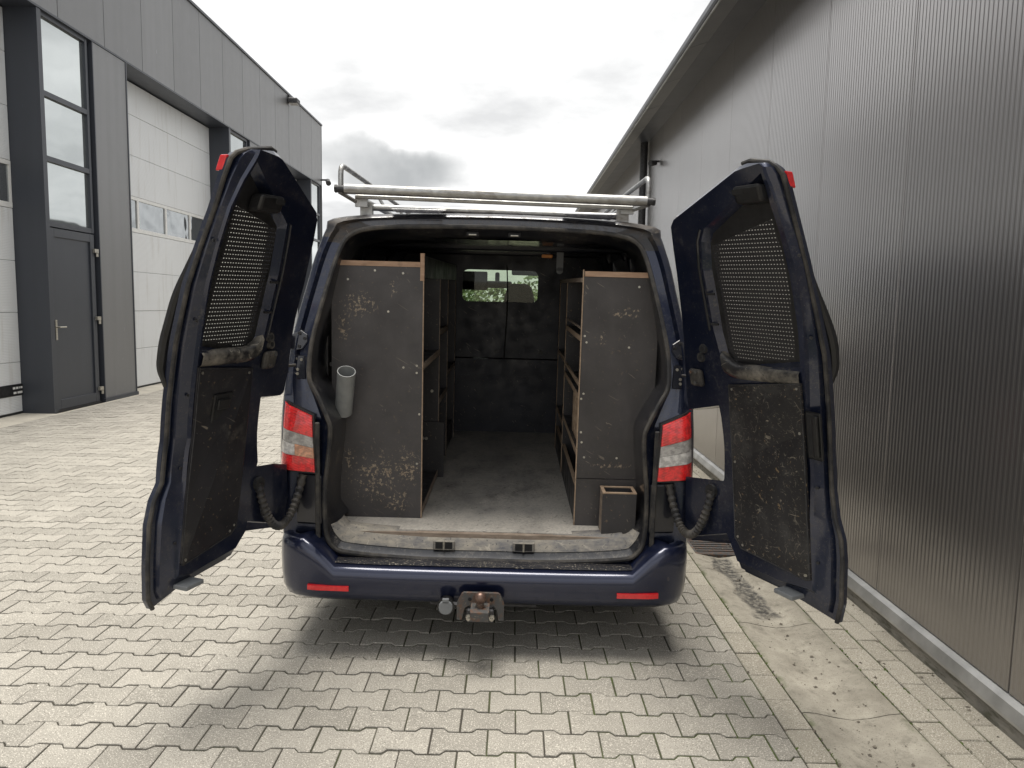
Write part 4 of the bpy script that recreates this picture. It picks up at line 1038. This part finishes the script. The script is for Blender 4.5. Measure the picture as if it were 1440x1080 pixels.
box('lower_panel', (-.90, .90), (BY - .012, BY + .01), (FZ - .02, 1.108), 'bulkhead_board', bk, bevel=.003)
box('batten', (-.30, .26), (BY - .018, BY - .0121), (.965, .973), 'bulkhead_board', bk)
box('glass', (wx0 - .01, wx1 + .01), (BY + .022, BY + .026), (wz0 - .01, wz1 + .01), 'tinted_glass', bk)
for x in (-.02, .33): tube('bolt', [(x, BY + .002, 1.165), (x, BY - .012, 1.165)], .017, 'black_plastic', bk, 12); tube('bolt', [(x + .01, BY - .01, 1.08), (x + .01, BY - .018, 1.08)], .008, 'dark_steel', bk, 8)
tube('cable', [(.045, BY - .01, 1.84), (.05, BY - .02, 1.76), (.058, BY - .02, 1.60), (.052, BY - .015, 1.40), (.04, BY - .012, 1.112)], .005, 'black_rubber', bk, 6)
# cab behind the window
hr = [(.02, 1.50), (.03, 1.60), (.05, 1.675), (.085, 1.70), (.215, 1.70), (.25, 1.675), (.272, 1.60), (.285, 1.50)]
V = [(x, 3.02, z) for x, z in hr] + [(x, 3.12, z) for x, z in hr]; n_ = len(hr)
st = mesh('passenger_seat', *join(boxVF((-.10, .72), (2.95, 3.10), (.80, 1.50)), boxVF((-.10, .72), (2.98, 3.50), (.62, .82))), 'seat_fabric', van, bevel=.03, seg=2)
mesh('headrest', V, [tuple(range(n_)), tuple(range(n_, 2 * n_))] + [(i, (i + 1) % n_, n_ + (i + 1) % n_, n_ + i) for i in range(n_)], 'seat_fabric', st, bevel=.012, seg=2)
mesh('driver_seat', *join(boxVF((-.75, -.22), (2.95, 3.10), (.80, 1.50)), boxVF((-.75, -.22), (2.98, 3.50), (.62, .82))), 'seat_fabric', van, bevel=.03, seg=2)
mesh('sun_visor', *boxVF((-.46, -.135), (3.50, 3.53), (1.635, 1.80)), 'seat_fabric', van, bevel=.012, seg=2)
mesh('sun_visor', *boxVF((.08, .46), (3.50, 3.53), (1.775, 1.83)), 'roof_liner', van, bevel=.012, seg=2)
mesh('rear_view_mirror', *join(boxVF((-.155, .085), (3.60, 3.64), (1.655, 1.72)), boxVF((-.07, -.03), (3.62, 3.70), (1.70, 1.80))), 'black_plastic', van, bevel=.015, seg=2)
box('cab_roof_liner', (-.76, .76), (2.70, 3.55), (1.845, 1.865), 'roof_liner', van)
mesh('dashboard', *boxVF((-.84, .84), (3.85, 4.30), (.80, 1.12)), 'black_plastic', van, bevel=.05, seg=3)
box('cab_floor', (-.84, .84), (2.69, 4.4), (.45, .50), 'black_gap', van)

# ------------------------------------------------------------------ rear doors
def door(side, D, theta, board, worn):
    s = -1 if side == 'L' else 1; th = RAD(theta); LE = 0.28
    U = Vector((-s * math.cos(th), -math.sin(th), 0)); Wd = Vector((-s * math.sin(th), math.cos(th), 0)); H = Vector((s * .90, .11, 0))
    def mp(u, w, z): return H + U * u + Wd * (w + lean(z, LE)) + Vector((0, 0, z))
    O, I, HO, P, B = D['O'], D['I'], D['H'], D['P'], D['B']
    def sign(poly): return sum(poly[i][0] * poly[(i + 1) % len(poly)][1] - poly[(i + 1) % len(poly)][0] * poly[i][1] for i in range(len(poly)))
    def finish(V, F, name, mat, parent, smooth=False, cut=True, uv=False, bevel=0, angle=None):
        bm = bmesh.new(); vs = [bm.verts.new(v) for v in V]
        for f in F:
            try: bm.faces.new([vs[i] for i in f])
            except ValueError: pass
        bmesh.ops.recalc_face_normals(bm, faces=bm.faces)
        if bevel:
            es = [e for e in bm.edges if len(e.link_faces) == 2 and e.calc_face_angle(0) > 0.6]
            bmesh.ops.bevel(bm, geom=es, offset=bevel, segments=2, affect='EDGES', profile=.5)
        if cut:
            z = 0.5
            while z < 2.2:
                bmesh.ops.bisect_plane(bm, geom=bm.verts[:] + bm.edges[:] + bm.faces[:], plane_co=(0, 0, z), plane_no=(0, 0, 1)); z += 0.06
        lay = bm.loops.layers.uv.new('uv') if uv else None
        if uv:
            for f in bm.faces:
                for l in f.loops: l[lay].uv = (l.vert.co.x, l.vert.co.z)
        o0 = org(parent)
        for v in bm.verts: v.co = mp(*v.co) - o0
        me = bpy.data.meshes.new(name); bm.to_mesh(me); bm.free()
        if smooth:
            for p in me.polygons: p.use_smooth = True
            me.set_sharp_from_angle(angle=angle or RAD(35))
        return obj(name, me, mat, parent)
    # inner-face outline: follows the skin on the hinge side, set back on the closing side and along the bottom
    # split the skin outline: free edge runs from the tip to the top, then hinge side back to the bottom
    inr = []
    zt = max(p[1] for p in O)
    hs = [p for p in O if p[0] < 0.60 or p[1] > 2.1]
    # free side by interpolation of I at each skin height
    def Iu(z):
        q = sorted(I, key=lambda p: p[1])
        if z <= q[0][1]: return q[0][0]
        for a, b in zip(q, q[1:]):
            if a[1] <= z <= b[1]: return a[0] + (b[0] - a[0]) * (z - a[1]) / max(1e-6, b[1] - a[1])
        return q[-1][0]
    i_top = max(range(len(O)), key=lambda i: O[i][1])
    zi0 = min(p[1] for p in I); inner = []
    for i, p in enumerate(O):
        if i < i_top:
            z = max(p[1], zi0 + 0.012 * i) if p[1] < zi0 else p[1]
            z = min(z, zt - .022)
            inner.append((min(Iu(z), p[0] - .012), z))
        elif p[0] > .27 and p[1] < .62: inner.append((p[0], p[1] + .055))
        else:
            c = Vector((.38, 1.3)); d = (c - Vector(p)).normalized() * 0.030; inner.append((p[0] + d.x, p[1] + d.y))
    n_ = len(O)
    V = []; F = []
    lay = [(O, -.072), (O, -.052), ([tuple(Vector(a).lerp(Vector(b), .28)) for a, b in zip(O, inner)], -.047), ([tuple(Vector(a).lerp(Vector(b), .36)) for a, b in zip(O, inner)], -.026), ([tuple(Vector(a).lerp(Vector(b), .88)) for a, b in zip(O, inner)], -.012), (inner, 0.0)]
    for poly, w in lay: V += [(u, w, z) for u, z in poly]
    for k in range(len(lay) - 1):
        for i in range(n_): F.append((k * n_ + i, k * n_ + (i + 1) % n_, (k + 1) * n_ + (i + 1) % n_, (k + 1) * n_ + i))
    o4 = (len(lay) - 1) * n_
    HO = [p for p in HO]; nh_ = len(HO)
    tri = geometry.tessellate_polygon([[Vector((u, z, 0)) for u, z in inner], [Vector((u, z, 0)) for u, z in HO]])
    hb = len(V); V += [(u, 0.0, z) for u, z in HO]
    HI = inset(HO, 0.020); V += [(u, -.030, z) for u, z in HI]
    for t in tri: F.append(tuple(o4 + i if i < n_ else hb + i - n_ for i in t))
    for i in range(nh_): F.append((hb + i, hb + (i + 1) % nh_, hb + nh_ + (i + 1) % nh_, hb + nh_ + i))
    # outer skin (with the window opening)
    tri = geometry.tessellate_polygon([[Vector((u, z, 0)) for u, z in O], [Vector((u, z, 0)) for u, z in HI]])
    ob = len(V); V += [(u, -.075, z) for u, z in HI]
    for t in tri: F.append(tuple(i if i < n_ else ob + i - n_ for i in t)[::-1])
    for i in range(nh_): F.append((hb + nh_ + i, hb + nh_ + (i + 1) % nh_, ob + (i + 1) % nh_, ob + i))
    dr = finish(V, F, 'rear_door', worn, van, smooth=True, angle=RAD(32))
    dr['label'] = 'left rear door with a plain dark board and pull recess' if s < 0 else 'right rear door with a scratched dark board'
    # rubber seal along the free edge and the bottom
    fe = [O[i] for i in range(0, i_top + 2)]
    tube('edge_seal', [mp(u - .004, -.046, z) for u, z in fe], .0085, 'dusty_rubber', dr, 8)
    # glass and perforated guard
    HG = inset(HI, -0.004)
    V = [(u, -.066, z) for u, z in HG] + [(u, -.070, z) for u, z in HG]; m = len(HG)
    finish(V, [tuple(t) for t in geometry.tessellate_polygon([[Vector((u, z, 0)) for u, z in HG]])], 'window_glass', 'frosted_glass', dr)
    HP = inset(HI, -0.003)
    tri = geometry.tessellate_polygon([[Vector((u, z, 0)) for u, z in HP], [Vector((u, z, 0)) for u, z in P]])
    V = [(u, -.0295, z) for u, z in HP] + [(u, -.0295, z) for u, z in P]
    finish(V, [tuple(t) for t in tri], 'guard_border', 'black_plastic', dr)
    V = [(u, -.0297, z) for u, z in P]
    finish(V, [tuple(t) for t in geometry.tessellate_polygon([[Vector((u, z, 0)) for u, z in P]])], 'guard_plate', 'perforated_plate', dr, uv=True)
    # dusty ledge under the window
    zl = [p for p in HO if p[1] < 1.47]; umin = min(p[0] for p in zl); umax = max(p[0] for p in zl); zb = sum(p[1] for p in zl) / len(zl)
    rr = []
    for i in range(15):
        u = umin + .005 + (umax - umin - .01) * i / 14
        up = 0.055 * max(0, (umin + .09 - u) / .09) ** 2
        z0 = min(p[1] for p in zl) + (0.018 * (u - umin) / (umax - umin)) * (1 if s > 0 else .3)
        rr.append([mp(u, -.028, z0 + .026 + up), mp(u, -.004, z0 + .022 + up), mp(u, .010, z0 + .004 + up), mp(u, .010, z0 - .026 + up * .6), mp(u, .001, z0 - .036 + up * .5)])
    loft('window_ledge', rr, 'ledge_paint', dr, angle=RAD(70))
    # board
    nb = len(B); V = [(u, .002, z) for u, z in B] + [(u, .010, z) for u, z in B]
    F = [tuple(range(nb)), tuple(range(nb, 2 * nb))] + [(i, (i + 1) % nb, nb + (i + 1) % nb, nb + i) for i in range(nb)]
    bd = finish(V, F, 'inner_board', board, dr, cut=False, bevel=0)
    loop = [mp(u, .0105, z) for u, z in inset(B, .004)]
    tube('board_edge', loop, .0022, 'dark_steel', bd, 5, closed=True)
    for u, z in inset(B, .02): tube('screw', [mp(u, .0095, z), mp(u, .0125, z)], .0055, 'zinc', bd, 8)
    # pull recess / handle
    u, z = D['hd']
    if s < 0:
        fr_ = finish(*boxw(u - .052, u + .052, .0105, .019, z - .060, z + .060), 'pull_recess', 'black_plastic', dr, bevel=.006, cut=False)
        finish(*boxw(u - .032, u + .036, .0191, .0205, z - .045, z + .040), 'recess', 'black_gap', fr_, cut=False)
        finish(*boxw(u - .030, u + .034, .0206, .030, z - .004, z + .036), 'lever', 'black_plastic', fr_, bevel=.004, cut=False)
    else:
        fr_ = finish(*boxw(u - .032, u + .036, .004, .010, z - .090, z + .090), 'pull_recess', 'black_plastic', dr, bevel=.006, cut=False)
        finish(*boxw(u - .022, u + .004, .0101, .0115, z - .075, z + .075), 'recess', 'black_gap', fr_, cut=False)
        finish(*boxw(u + .006, u + .028, .0101, .022, z - .078, z + .078), 'lever', 'black_plastic', fr_, bevel=.005, cut=False)
    # latch bracket at the top inside
    u, z = D['br']
    lb = finish(*boxw(u - .062, u + .062, -.028, .030, z - .034, z + .026), 'latch_cover', 'black_plastic', dr, bevel=.012, cut=False)
    finish(*boxw(u - .063, u - .01, .008, .0315, z - .004, z + .014), 'slot', 'black_gap', lb, cut=False)
    # buffers, check strap box, lower latch, brake light on the outer top corner
    for k in ('c1', 'c2'):
        u, z = D[k]; bf = tube('buffer', [mp(u, -.004, z), mp(u, .010, z)], [.021, .019], 'dusty_rubber', dr, 14)
        tube('buffer_hole', [mp(u, .0102, z), mp(u, .0112, z)], .010, 'black_gap', bf, 12)
    u, z = D['bolt']
    ck = finish(*boxw(u - .040, u + .030, .0015, .030, z - .040, z + .035), 'check_box', 'dusty_rubber', dr, bevel=.012, cut=False)
    for du, dz in ((-.02, .02), (.012, .024), (.0, -.025)): tube('bolt', [mp(u + du, .029, z + dz), mp(u + du, .036, z + dz)], .008, 'rusty_steel', ck, 6)
    u, z = D['hook']
    lh = finish(*boxw(u - .045, u + .045, -.045, .045, z - .004, z + .014), 'lower_latch', 'grey_plastic', dr, bevel=.004, cut=False)
    u, z = O[13]
    finish(*boxw(u - .030, u + .003, -.090, -.060, z - .040, z + .012), 'brake_light', 'reflector_red', dr, bevel=.004, cut=False)
    # black outside pull bar along the window edge
    (ua, za), (ub, zb_) = D['bar0'], D['bar1']
    pts = roundpts([mp(O[8][0] - .02, -.066, za - .06), mp(O[8][0] - .006, -.092, za + .0), mp(O[8][0] - .004, -.100, za + .10), mp(O[9][0] - .006, -.088, zb_ - .10), mp(O[9][0] - .02, -.066, zb_ + .04)], .06, 5)
    tube('side_trim', pts, [.010 + .009 * math.sin(math.pi * min(1, (i + 1) / len(pts) * 1.0)) for i in range(len(pts))], 'black_plastic', dr, 8)
    # stiffening rib beside the window
    ru = [p for p in HO if p[0] < .36 and p[1] > 1.42]
    if len(ru) > 2:
        ru = sorted(ru, key=lambda p: p[1]); tube('rib', [mp(u - .020, .001, z) for u, z in ru], .006, 'navy_inner', dr, 6)
        for a in (1.56, 1.68):
            un = min(ru, key=lambda p: abs(p[1] - a)); tube('clip', [mp(un[0] - .005, .006, a), mp(un[0] + .03, -.004, a)], .005, 'black_plastic', dr, 6)
    for k in range(5):
        z = .70 + k * .28; tube('screw', [mp(Iu(z) + .022, -.012, z), mp(Iu(z) + .022, -.007, z)], .006, 'dark_steel', dr, 8)
    # corrugated cable sleeve to the body
    u, z = D['cond']
    a = mp(u, .004, z); b = Vector((s * .845, .135, .80)); low = .60
    path = bez(a, a + Wd * .05 + Vector((0, 0, -.24)), Vector((b.x + s * .05, b.y - .10, low - .10)), b, 52)
    tube('cable_sleeve', path, [.0140 if i % 2 else .0200 for i in range(len(path))], 'dusty_rubber', dr, 10)
    tube('sleeve_collar', [a - Wd * .004, a + Wd * .012], .030, 'black_rubber', dr, 12)
    return dr
def boxw(u0, u1, w0, w1, z0, z1):
    v, f = boxVF((u0, u1), (w0, w1), (z0, z1)); return [tuple(q) for q in v], f
DL={'O':[(0.765,0.468),(0.783,0.509),(0.78,0.63),(0.766,0.788),(0.739,0.874),(0.7,0.931),(0.683,1.09),(0.696,1.254),(0.713,1.465),(0.718,1.666),(0.707,1.801),(0.693,1.934),(0.693,2.027),(0.689,2.092),(0.671,2.113),(0.627,2.13),(0.516,2.153),(0.485,2.146),(0.18,1.992),(0.153,1.961),(0.13,1.877),(0.099,1.702),(0.089,1.549),(0.068,1.424),(0.043,1.294),(0.048,1.19),(0.069,1.177),(0.203,1.182),(0.205,0.887),(0.214,0.867),(0.097,0.857),(0.002,0.835),(0.001,0.69),(0.04,0.562),(0.29,0.617),(0.309,0.572),(0.366,0.523),(0.509,0.514),(0.615,0.504)],'I':[(0.678,0.573),(0.633,0.86),(0.601,1.107),(0.63,1.364),(0.634,1.431),(0.661,1.595),(0.669,1.735),(0.668,1.919),(0.646,2.018),(0.61,2.105)],'H':[(0.625,1.425),(0.65,1.595),(0.659,1.735),(0.655,1.913),(0.633,2.02),(0.606,2.09),(0.342,1.903),(0.328,1.85),(0.304,1.727),(0.293,1.571),(0.289,1.455),(0.313,1.413),(0.367,1.396),(0.502,1.404)],'P':[(0.6,1.464),(0.609,1.945),(0.344,1.876),(0.33,1.505),(0.36,1.42)],'B':[(0.63,1.365),(0.326,1.335),(0.316,0.934),(0.367,0.674),(0.402,0.648),(0.662,0.608),(0.672,0.623),(0.637,0.868),(0.605,1.109)],'hd':(0.478,1.191),'br':(0.494,1.966),'c1':(0.253,1.456),'c2':(0.238,1.425),'bolt':(0.248,1.363),'hook':(0.641,0.525),'red':(0.732,2.083),'cond':(0.222,0.819),'bar0':(0.775,1.358),'bar1':(0.768,1.751)}
DR={'O':[(0.832,0.491),(0.843,0.567),(0.833,0.727),(0.819,0.803),(0.787,0.874),(0.762,0.975),(0.753,1.109),(0.759,1.27),(0.768,1.479),(0.758,1.628),(0.749,1.796),(0.739,1.936),(0.733,2.045),(0.73,2.083),(0.713,2.107),(0.688,2.125),(0.607,2.14),(0.569,2.135),(0.173,1.997),(0.145,1.971),(0.126,1.889),(0.094,1.716),(0.059,1.533),(0.023,1.341),(0.011,1.21),(0.012,1.154),(0.211,1.2),(0.221,1.148),(0.251,0.872),(0.247,0.861),(0.001,0.828),(0.012,0.71),(0.026,0.547),(0.295,0.616),(0.347,0.545),(0.366,0.517),(0.591,0.517)],'I':[(0.746,0.593),(0.707,0.879),(0.687,1.226),(0.706,1.378),(0.733,1.596),(0.738,1.735),(0.732,1.867),(0.715,1.948),(0.7,2.044),(0.688,2.085)],'H':[(0.689,1.43),(0.704,1.572),(0.708,1.749),(0.701,1.898),(0.687,1.98),(0.682,2.046),(0.677,2.089),(0.341,1.926),(0.31,1.882),(0.284,1.783),(0.273,1.534),(0.289,1.416),(0.355,1.378)],'P':[(0.329,1.864),(0.653,1.944),(0.675,1.782),(0.646,1.452),(0.341,1.416),(0.313,1.454),(0.325,1.672)],'B':[(0.316,1.316),(0.69,1.371),(0.684,1.178),(0.744,0.631),(0.722,0.622),(0.391,0.635),(0.351,0.672),(0.306,0.99)],'hd':(0.727,1.18),'br':(0.619,2.029),'c1':(0.195,1.453),'c2':(0.173,1.415),'bolt':(0.144,1.326),'hook':(0.651,0.541),'red':(0.765,2.079),'cond':(0.195,0.831),'bar0':(0.83,1.424),'bar1':(0.811,1.736)}

door('L', DL, 110, 'door_board_clean', 'navy_paint_worn')
door('R', DR, 118, 'door_board_scratched', 'navy_paint_worn')

# ------------------------------------------------------------------ roof rack
rk = thing('roof_rack', 'weathered galvanised roof rack with a rear loading roller on the van', 'roof rack', (0, 1.6, 2.05), RV)
RY = .36
rl = tube('roller', [(-.700, RY, 2.118), (.715, RY, 2.098)], .0235, 'galvanised', rk, 20)
for s in (-1, 1):
    zc = 2.118 if s < 0 else 2.098; xe = -.735 if s < 0 else .742
    tube('roller_end', [(s * .700 if s < 0 else .715, RY, zc), (xe, RY, zc)], .017, 'dark_steel', rl, 12)
    tube('end_nut', [(xe, RY, zc), (xe + s * .012, RY, zc)], .019, 'black_rubber', rl, 6)
    hx = s * .725
    tube('side_hoop', roundpts([(hx, RY + .03, zc - .02), (hx, RY + .03, zc + .115), (hx * .97, RY + .55, zc + .10), (hx * .97, 3.0, zc + .08), (hx * .97, 3.05, 2.06)], .05), .0125, 'galvanised', rk, 10)
    tube('side_rail', [(hx * .86, .46, 2.075), (hx * .86, 3.1, 2.085)], .014, 'galvanised', rk, 8)
    mesh('roller_arm', *join(tubeVF([(hx, RY, zc - .015), (hx * .90, RY + .09, 2.062)], .010, 8), boxVF((min(hx * .92, hx * .84), max(hx * .92, hx * .84)), (.43, .455), (2.045, 2.095))), 'galvanised', rk)
    for y in (.50, 1.7, 2.9):
        box('foot', (min(hx * .90, hx * .82), max(hx * .90, hx * .82)), (y - .02, y + .02), (2.005, 2.072), 'galvanised', rk)
    for y in (1.1, 1.9): tube('strut', [(hx * .86, y, 2.08), (hx * .97, y, zc + .09)], .009, 'galvanised', rk, 8)
tube('lower_bar', [(-.655, RY + .035, 2.088), (.655, RY + .035, 2.070)], .011, 'galvanised', rk, 10)
for y in (.53, 1.3, 2.1, 2.9): tube('cross_bar', [(-.63, y, 2.052), (.63, y, 2.040 if y < 1 else 2.05)], .016, 'galvanised', rk, 10)

# ------------------------------------------------------------------ shelving in the cargo bay
def shelf_label(o, l): o['label'] = l
ls = thing('shelf_unit', 'dark plywood shelving along the left side with a tall scuffed rear panel', 'shelving', (-.54, 1.4, FZ), RV)
XL, T = -.33, .018
box('rear_panel', (-.775, XL - .004), (.40, .40 + T), (FZ + .001, 1.765), 'cabinet_back_left', ls)
box('top_strip', (-.735, XL - .018), (.398, .425), (1.766, 1.790), 'red_wood_edge', ls)
box('edge_strip', (XL - .0035, XL + .001), (.399, .40 + T), (FZ + .001, 1.70), 'birch_edge', ls)
box('corner_post', (XL - .017, XL + .002), (.397, .42), (1.701, 1.832), 'red_wood_edge', ls)
box('top_rail', (XL - .015, XL), (.421, 2.42), (1.715, 1.822), 'film_plywood', ls)
for y, z1 in ((1.22, 1.714), (1.76, 1.714), (2.40, 1.714)):
    d = box('divider', (-.80, XL - .004), (y, y + T), (FZ + .001, z1), 'film_plywood', ls)
    box('edge_strip', (XL - .0035, XL + .0), (y, y + T), (FZ + .001, z1), 'dusty_edge', d)
for (a, b, z) in ((.419, 1.219, 1.275), (1.239, 1.759, 1.39), (1.239, 1.759, .972), (1.779, 2.399, 1.08), (.419, 1.219, .54)):
    sh_ = box('shelf', (-.79, XL - .004), (a, b), (z, z + T), 'film_plywood', ls)
    box('shelf_lip', (XL - .0035, XL), (a, b), (z - .008, z + .026), 'dusty_edge', sh_)
box('toe_panel', (XL - .03, XL - .012), (1.779, 2.399), (FZ + .001, .66), 'film_plywood', ls)
box('wall_panel', (-.82, -.805), (.45, 2.40), (FZ + .001, 1.60), 'film_plywood', ls)
box('inner_panel', (-.50, XL + .035), (1.20, 1.2185), (FZ + .001, .86), 'film_plywood', ls)
for (x, z) in ((-.695, 1.70), (-.565, 1.745), (-.43, 1.735), (-.36, 1.29), (-.36, 1.255), (-.425, 1.28), (-.70, 1.275), (-.50, 1.55), (-.355, .80), (-.70, 1.24), (-.345, 1.05)):
    tube('screw', [(x, .4005, z), (x, .3975, z)], .0055, 'zinc', ls, 8)
for (x, z) in ((-.42, .76), (-.40, .76), (-.37, 1.05)): tube('bolt', [(x, 1.1995, z), (x, 1.19, z)], .009, 'zinc', ls, 8)

rs = thing('shelf_unit', 'dark plywood shelving along the right side with low kick boards', 'shelving', (.60, 1.3, FZ), RV)
XR = .432
box('rear_panel', (XR + .004, .80), (.36, .36 + T), (.76, 1.742), 'cabinet_back_right', rs)
box('rear_panel', (XR + .004, .80), (.354, .354 + T), (FZ + .001, .757), 'cabinet_back_right', rs)
box('top_strip', (XR + .008, .745), (.356, .392), (1.743, 1.768), 'red_wood_edge', rs)
box('edge_strip', (XR - .001, XR + .0035), (.355, .36 + T), (FZ + .001, 1.775), 'birch_edge', rs)
for y in (1.40, 2.10):
    d = box('divider', (XR + .004, .82), (y, y + T), (FZ + .001, 1.715), 'film_plywood', rs)
    box('edge_strip', (XR, XR + .0035), (y, y + T), (FZ + .001, 1.715), 'birch_edge', d)
box('top_board', (XR + .0, .80), (.393, 2.12), (1.717, 1.735), 'film_plywood', rs)
box('top_edge', (XR - .004, XR - .0005), (.379, 2.12), (1.715, 1.737), 'dusty_edge', rs)
for (a, b, z) in ((.379, 1.399, 1.435), (.379, 1.399, 1.15), (.379, 1.399, .872), (1.419, 2.099, 1.225), (1.419, 2.099, .82)):
    sh_ = box('shelf', (XR + .004, .82), (a, b), (z, z + T), 'film_plywood', rs)
    box('shelf_lip', (XR, XR + .0035), (a, b), (z - .004, z + .022), 'birch_edge', sh_)
box('front_lip', (XR + .001, XR + .010), (.379, 1.399), (1.21, 1.228), 'birch_edge', rs)
box('front_lip', (XR + .001, XR + .010), (.379, 1.399), (1.490, 1.498), 'dusty_edge', rs)
for (a, b, z1) in ((.379, 1.399, .70), (1.419, 2.099, .68)):
    kb = box('kick_board', (XR + .004, XR + .022), (a, b), (FZ + .001, z1), 'film_plywood', rs)
    box('board_edge', (XR + .0035, XR + .0225), (a, b), (z1 + .0005, z1 + .006), 'birch_edge', kb)
box('wall_panel', (.822, .835), (.45, 2.10), (FZ + .001, 1.60), 'film_plywood', rs)
for k in range(4):
    y = .56 + k * .10; b0 = Vector((XR + .055, y + .03, .892))
    wb = box('wood_block', (-.035, .035), (-.03, .03), (0, .218), 'birch_edge', None, bevel=.003)
    mw = RV.to_4x4(); mw.translation = RV @ b0; wb.matrix_world = mw
    tag(wb, 'pale upright wood block on the right shelf, ' + ('nearest the rear panel', 'second from the rear panel', 'third from the rear panel', 'farthest from the rear panel')[k], 'wood block', 'wood blocks on the right shelf')
for (x, z) in ((.45, 1.46), (.46, 1.43), (.455, 1.18), (.445, 1.155), (.45, .99), (.455, .94), (.665, 1.41), (.47, .865), (.63, .865), (.70, 1.70)):
    tube('screw', [(x, .3605 if z > .76 else .3545, z), (x, .3575, z)], .0055, 'zinc', rs, 8)

# open plywood box on the floor by the right shelves
bx_ = thing('wooden_box', 'small open dark plywood box standing on the cargo floor by the right shelves', 'box', (.63, .26, FZ), RV)
x0, x1, y0, y1, z1 = .552, .712, .215, .335, .725
box('front_side', (x0, x1), (y0, y0 + .014), (FZ + .001, z1), 'film_plywood', bx_)
box('back_side', (x0, x1), (y1 - .014, y1), (FZ + .001, z1), 'film_plywood', bx_)
box('side', (x0, x0 + .014), (y0 + .0145, y1 - .0145), (FZ + .001, z1), 'dusty_edge', bx_)
box('side', (x1 - .014, x1), (y0 + .0145, y1 - .0145), (FZ + .001, z1), 'film_plywood', bx_)
box('bottom', (x0 + .015, x1 - .015), (y0 + .015, y1 - .015), (FZ + .001, FZ + .012), 'film_plywood', bx_)
mesh('rim', *join(boxVF((x0 - .001, x1 + .001), (y0 - .001, y0 + .015), (z1 + .0005, z1 + .006)), boxVF((x0 - .001, x1 + .001), (y1 - .015, y1 + .001), (z1 + .0005, z1 + .006)), boxVF((x0 - .001, x0 + .015), (y0 + .0155, y1 - .0155), (z1 + .0005, z1 + .006)), boxVF((x1 - .015, x1 + .001), (y0 + .0155, y1 - .0155), (z1 + .0005, z1 + .006))), 'birch_edge', bx_)

# grey pipe offcut fixed to the left rear panel
a, b = Vector((-.664, .225, 1.275)), Vector((-.708, .350, 1.060)); d = (b - a).normalized()
vo, fo = tubeVF([a, b], .0425, 24, caps=False); vi, fi = tubeVF([a, b], .0385, 24, caps=False)
V = list(vo) + list(vi); F = list(fo) + [tuple(48 + i for i in f)[::-1] for f in fi]
for k in range(24):
    k2 = (k + 1) % 24; F.append((k, k2, 48 + k2, 48 + k)); F.append((24 + k, 48 + 24 + k, 48 + 24 + k2, 24 + k2))
pe = thing('pipe', 'short grey plastic pipe fixed to the left rear panel', 'pipe', tuple(a), RV)
mesh('barrel', V, F, 'pipe_plastic', pe, smooth=True, angle=RAD(50))
mesh('bracket', *boxVF((-.70, -.68), (.352, .3995), (1.10, 1.13)), 'dark_steel', pe)
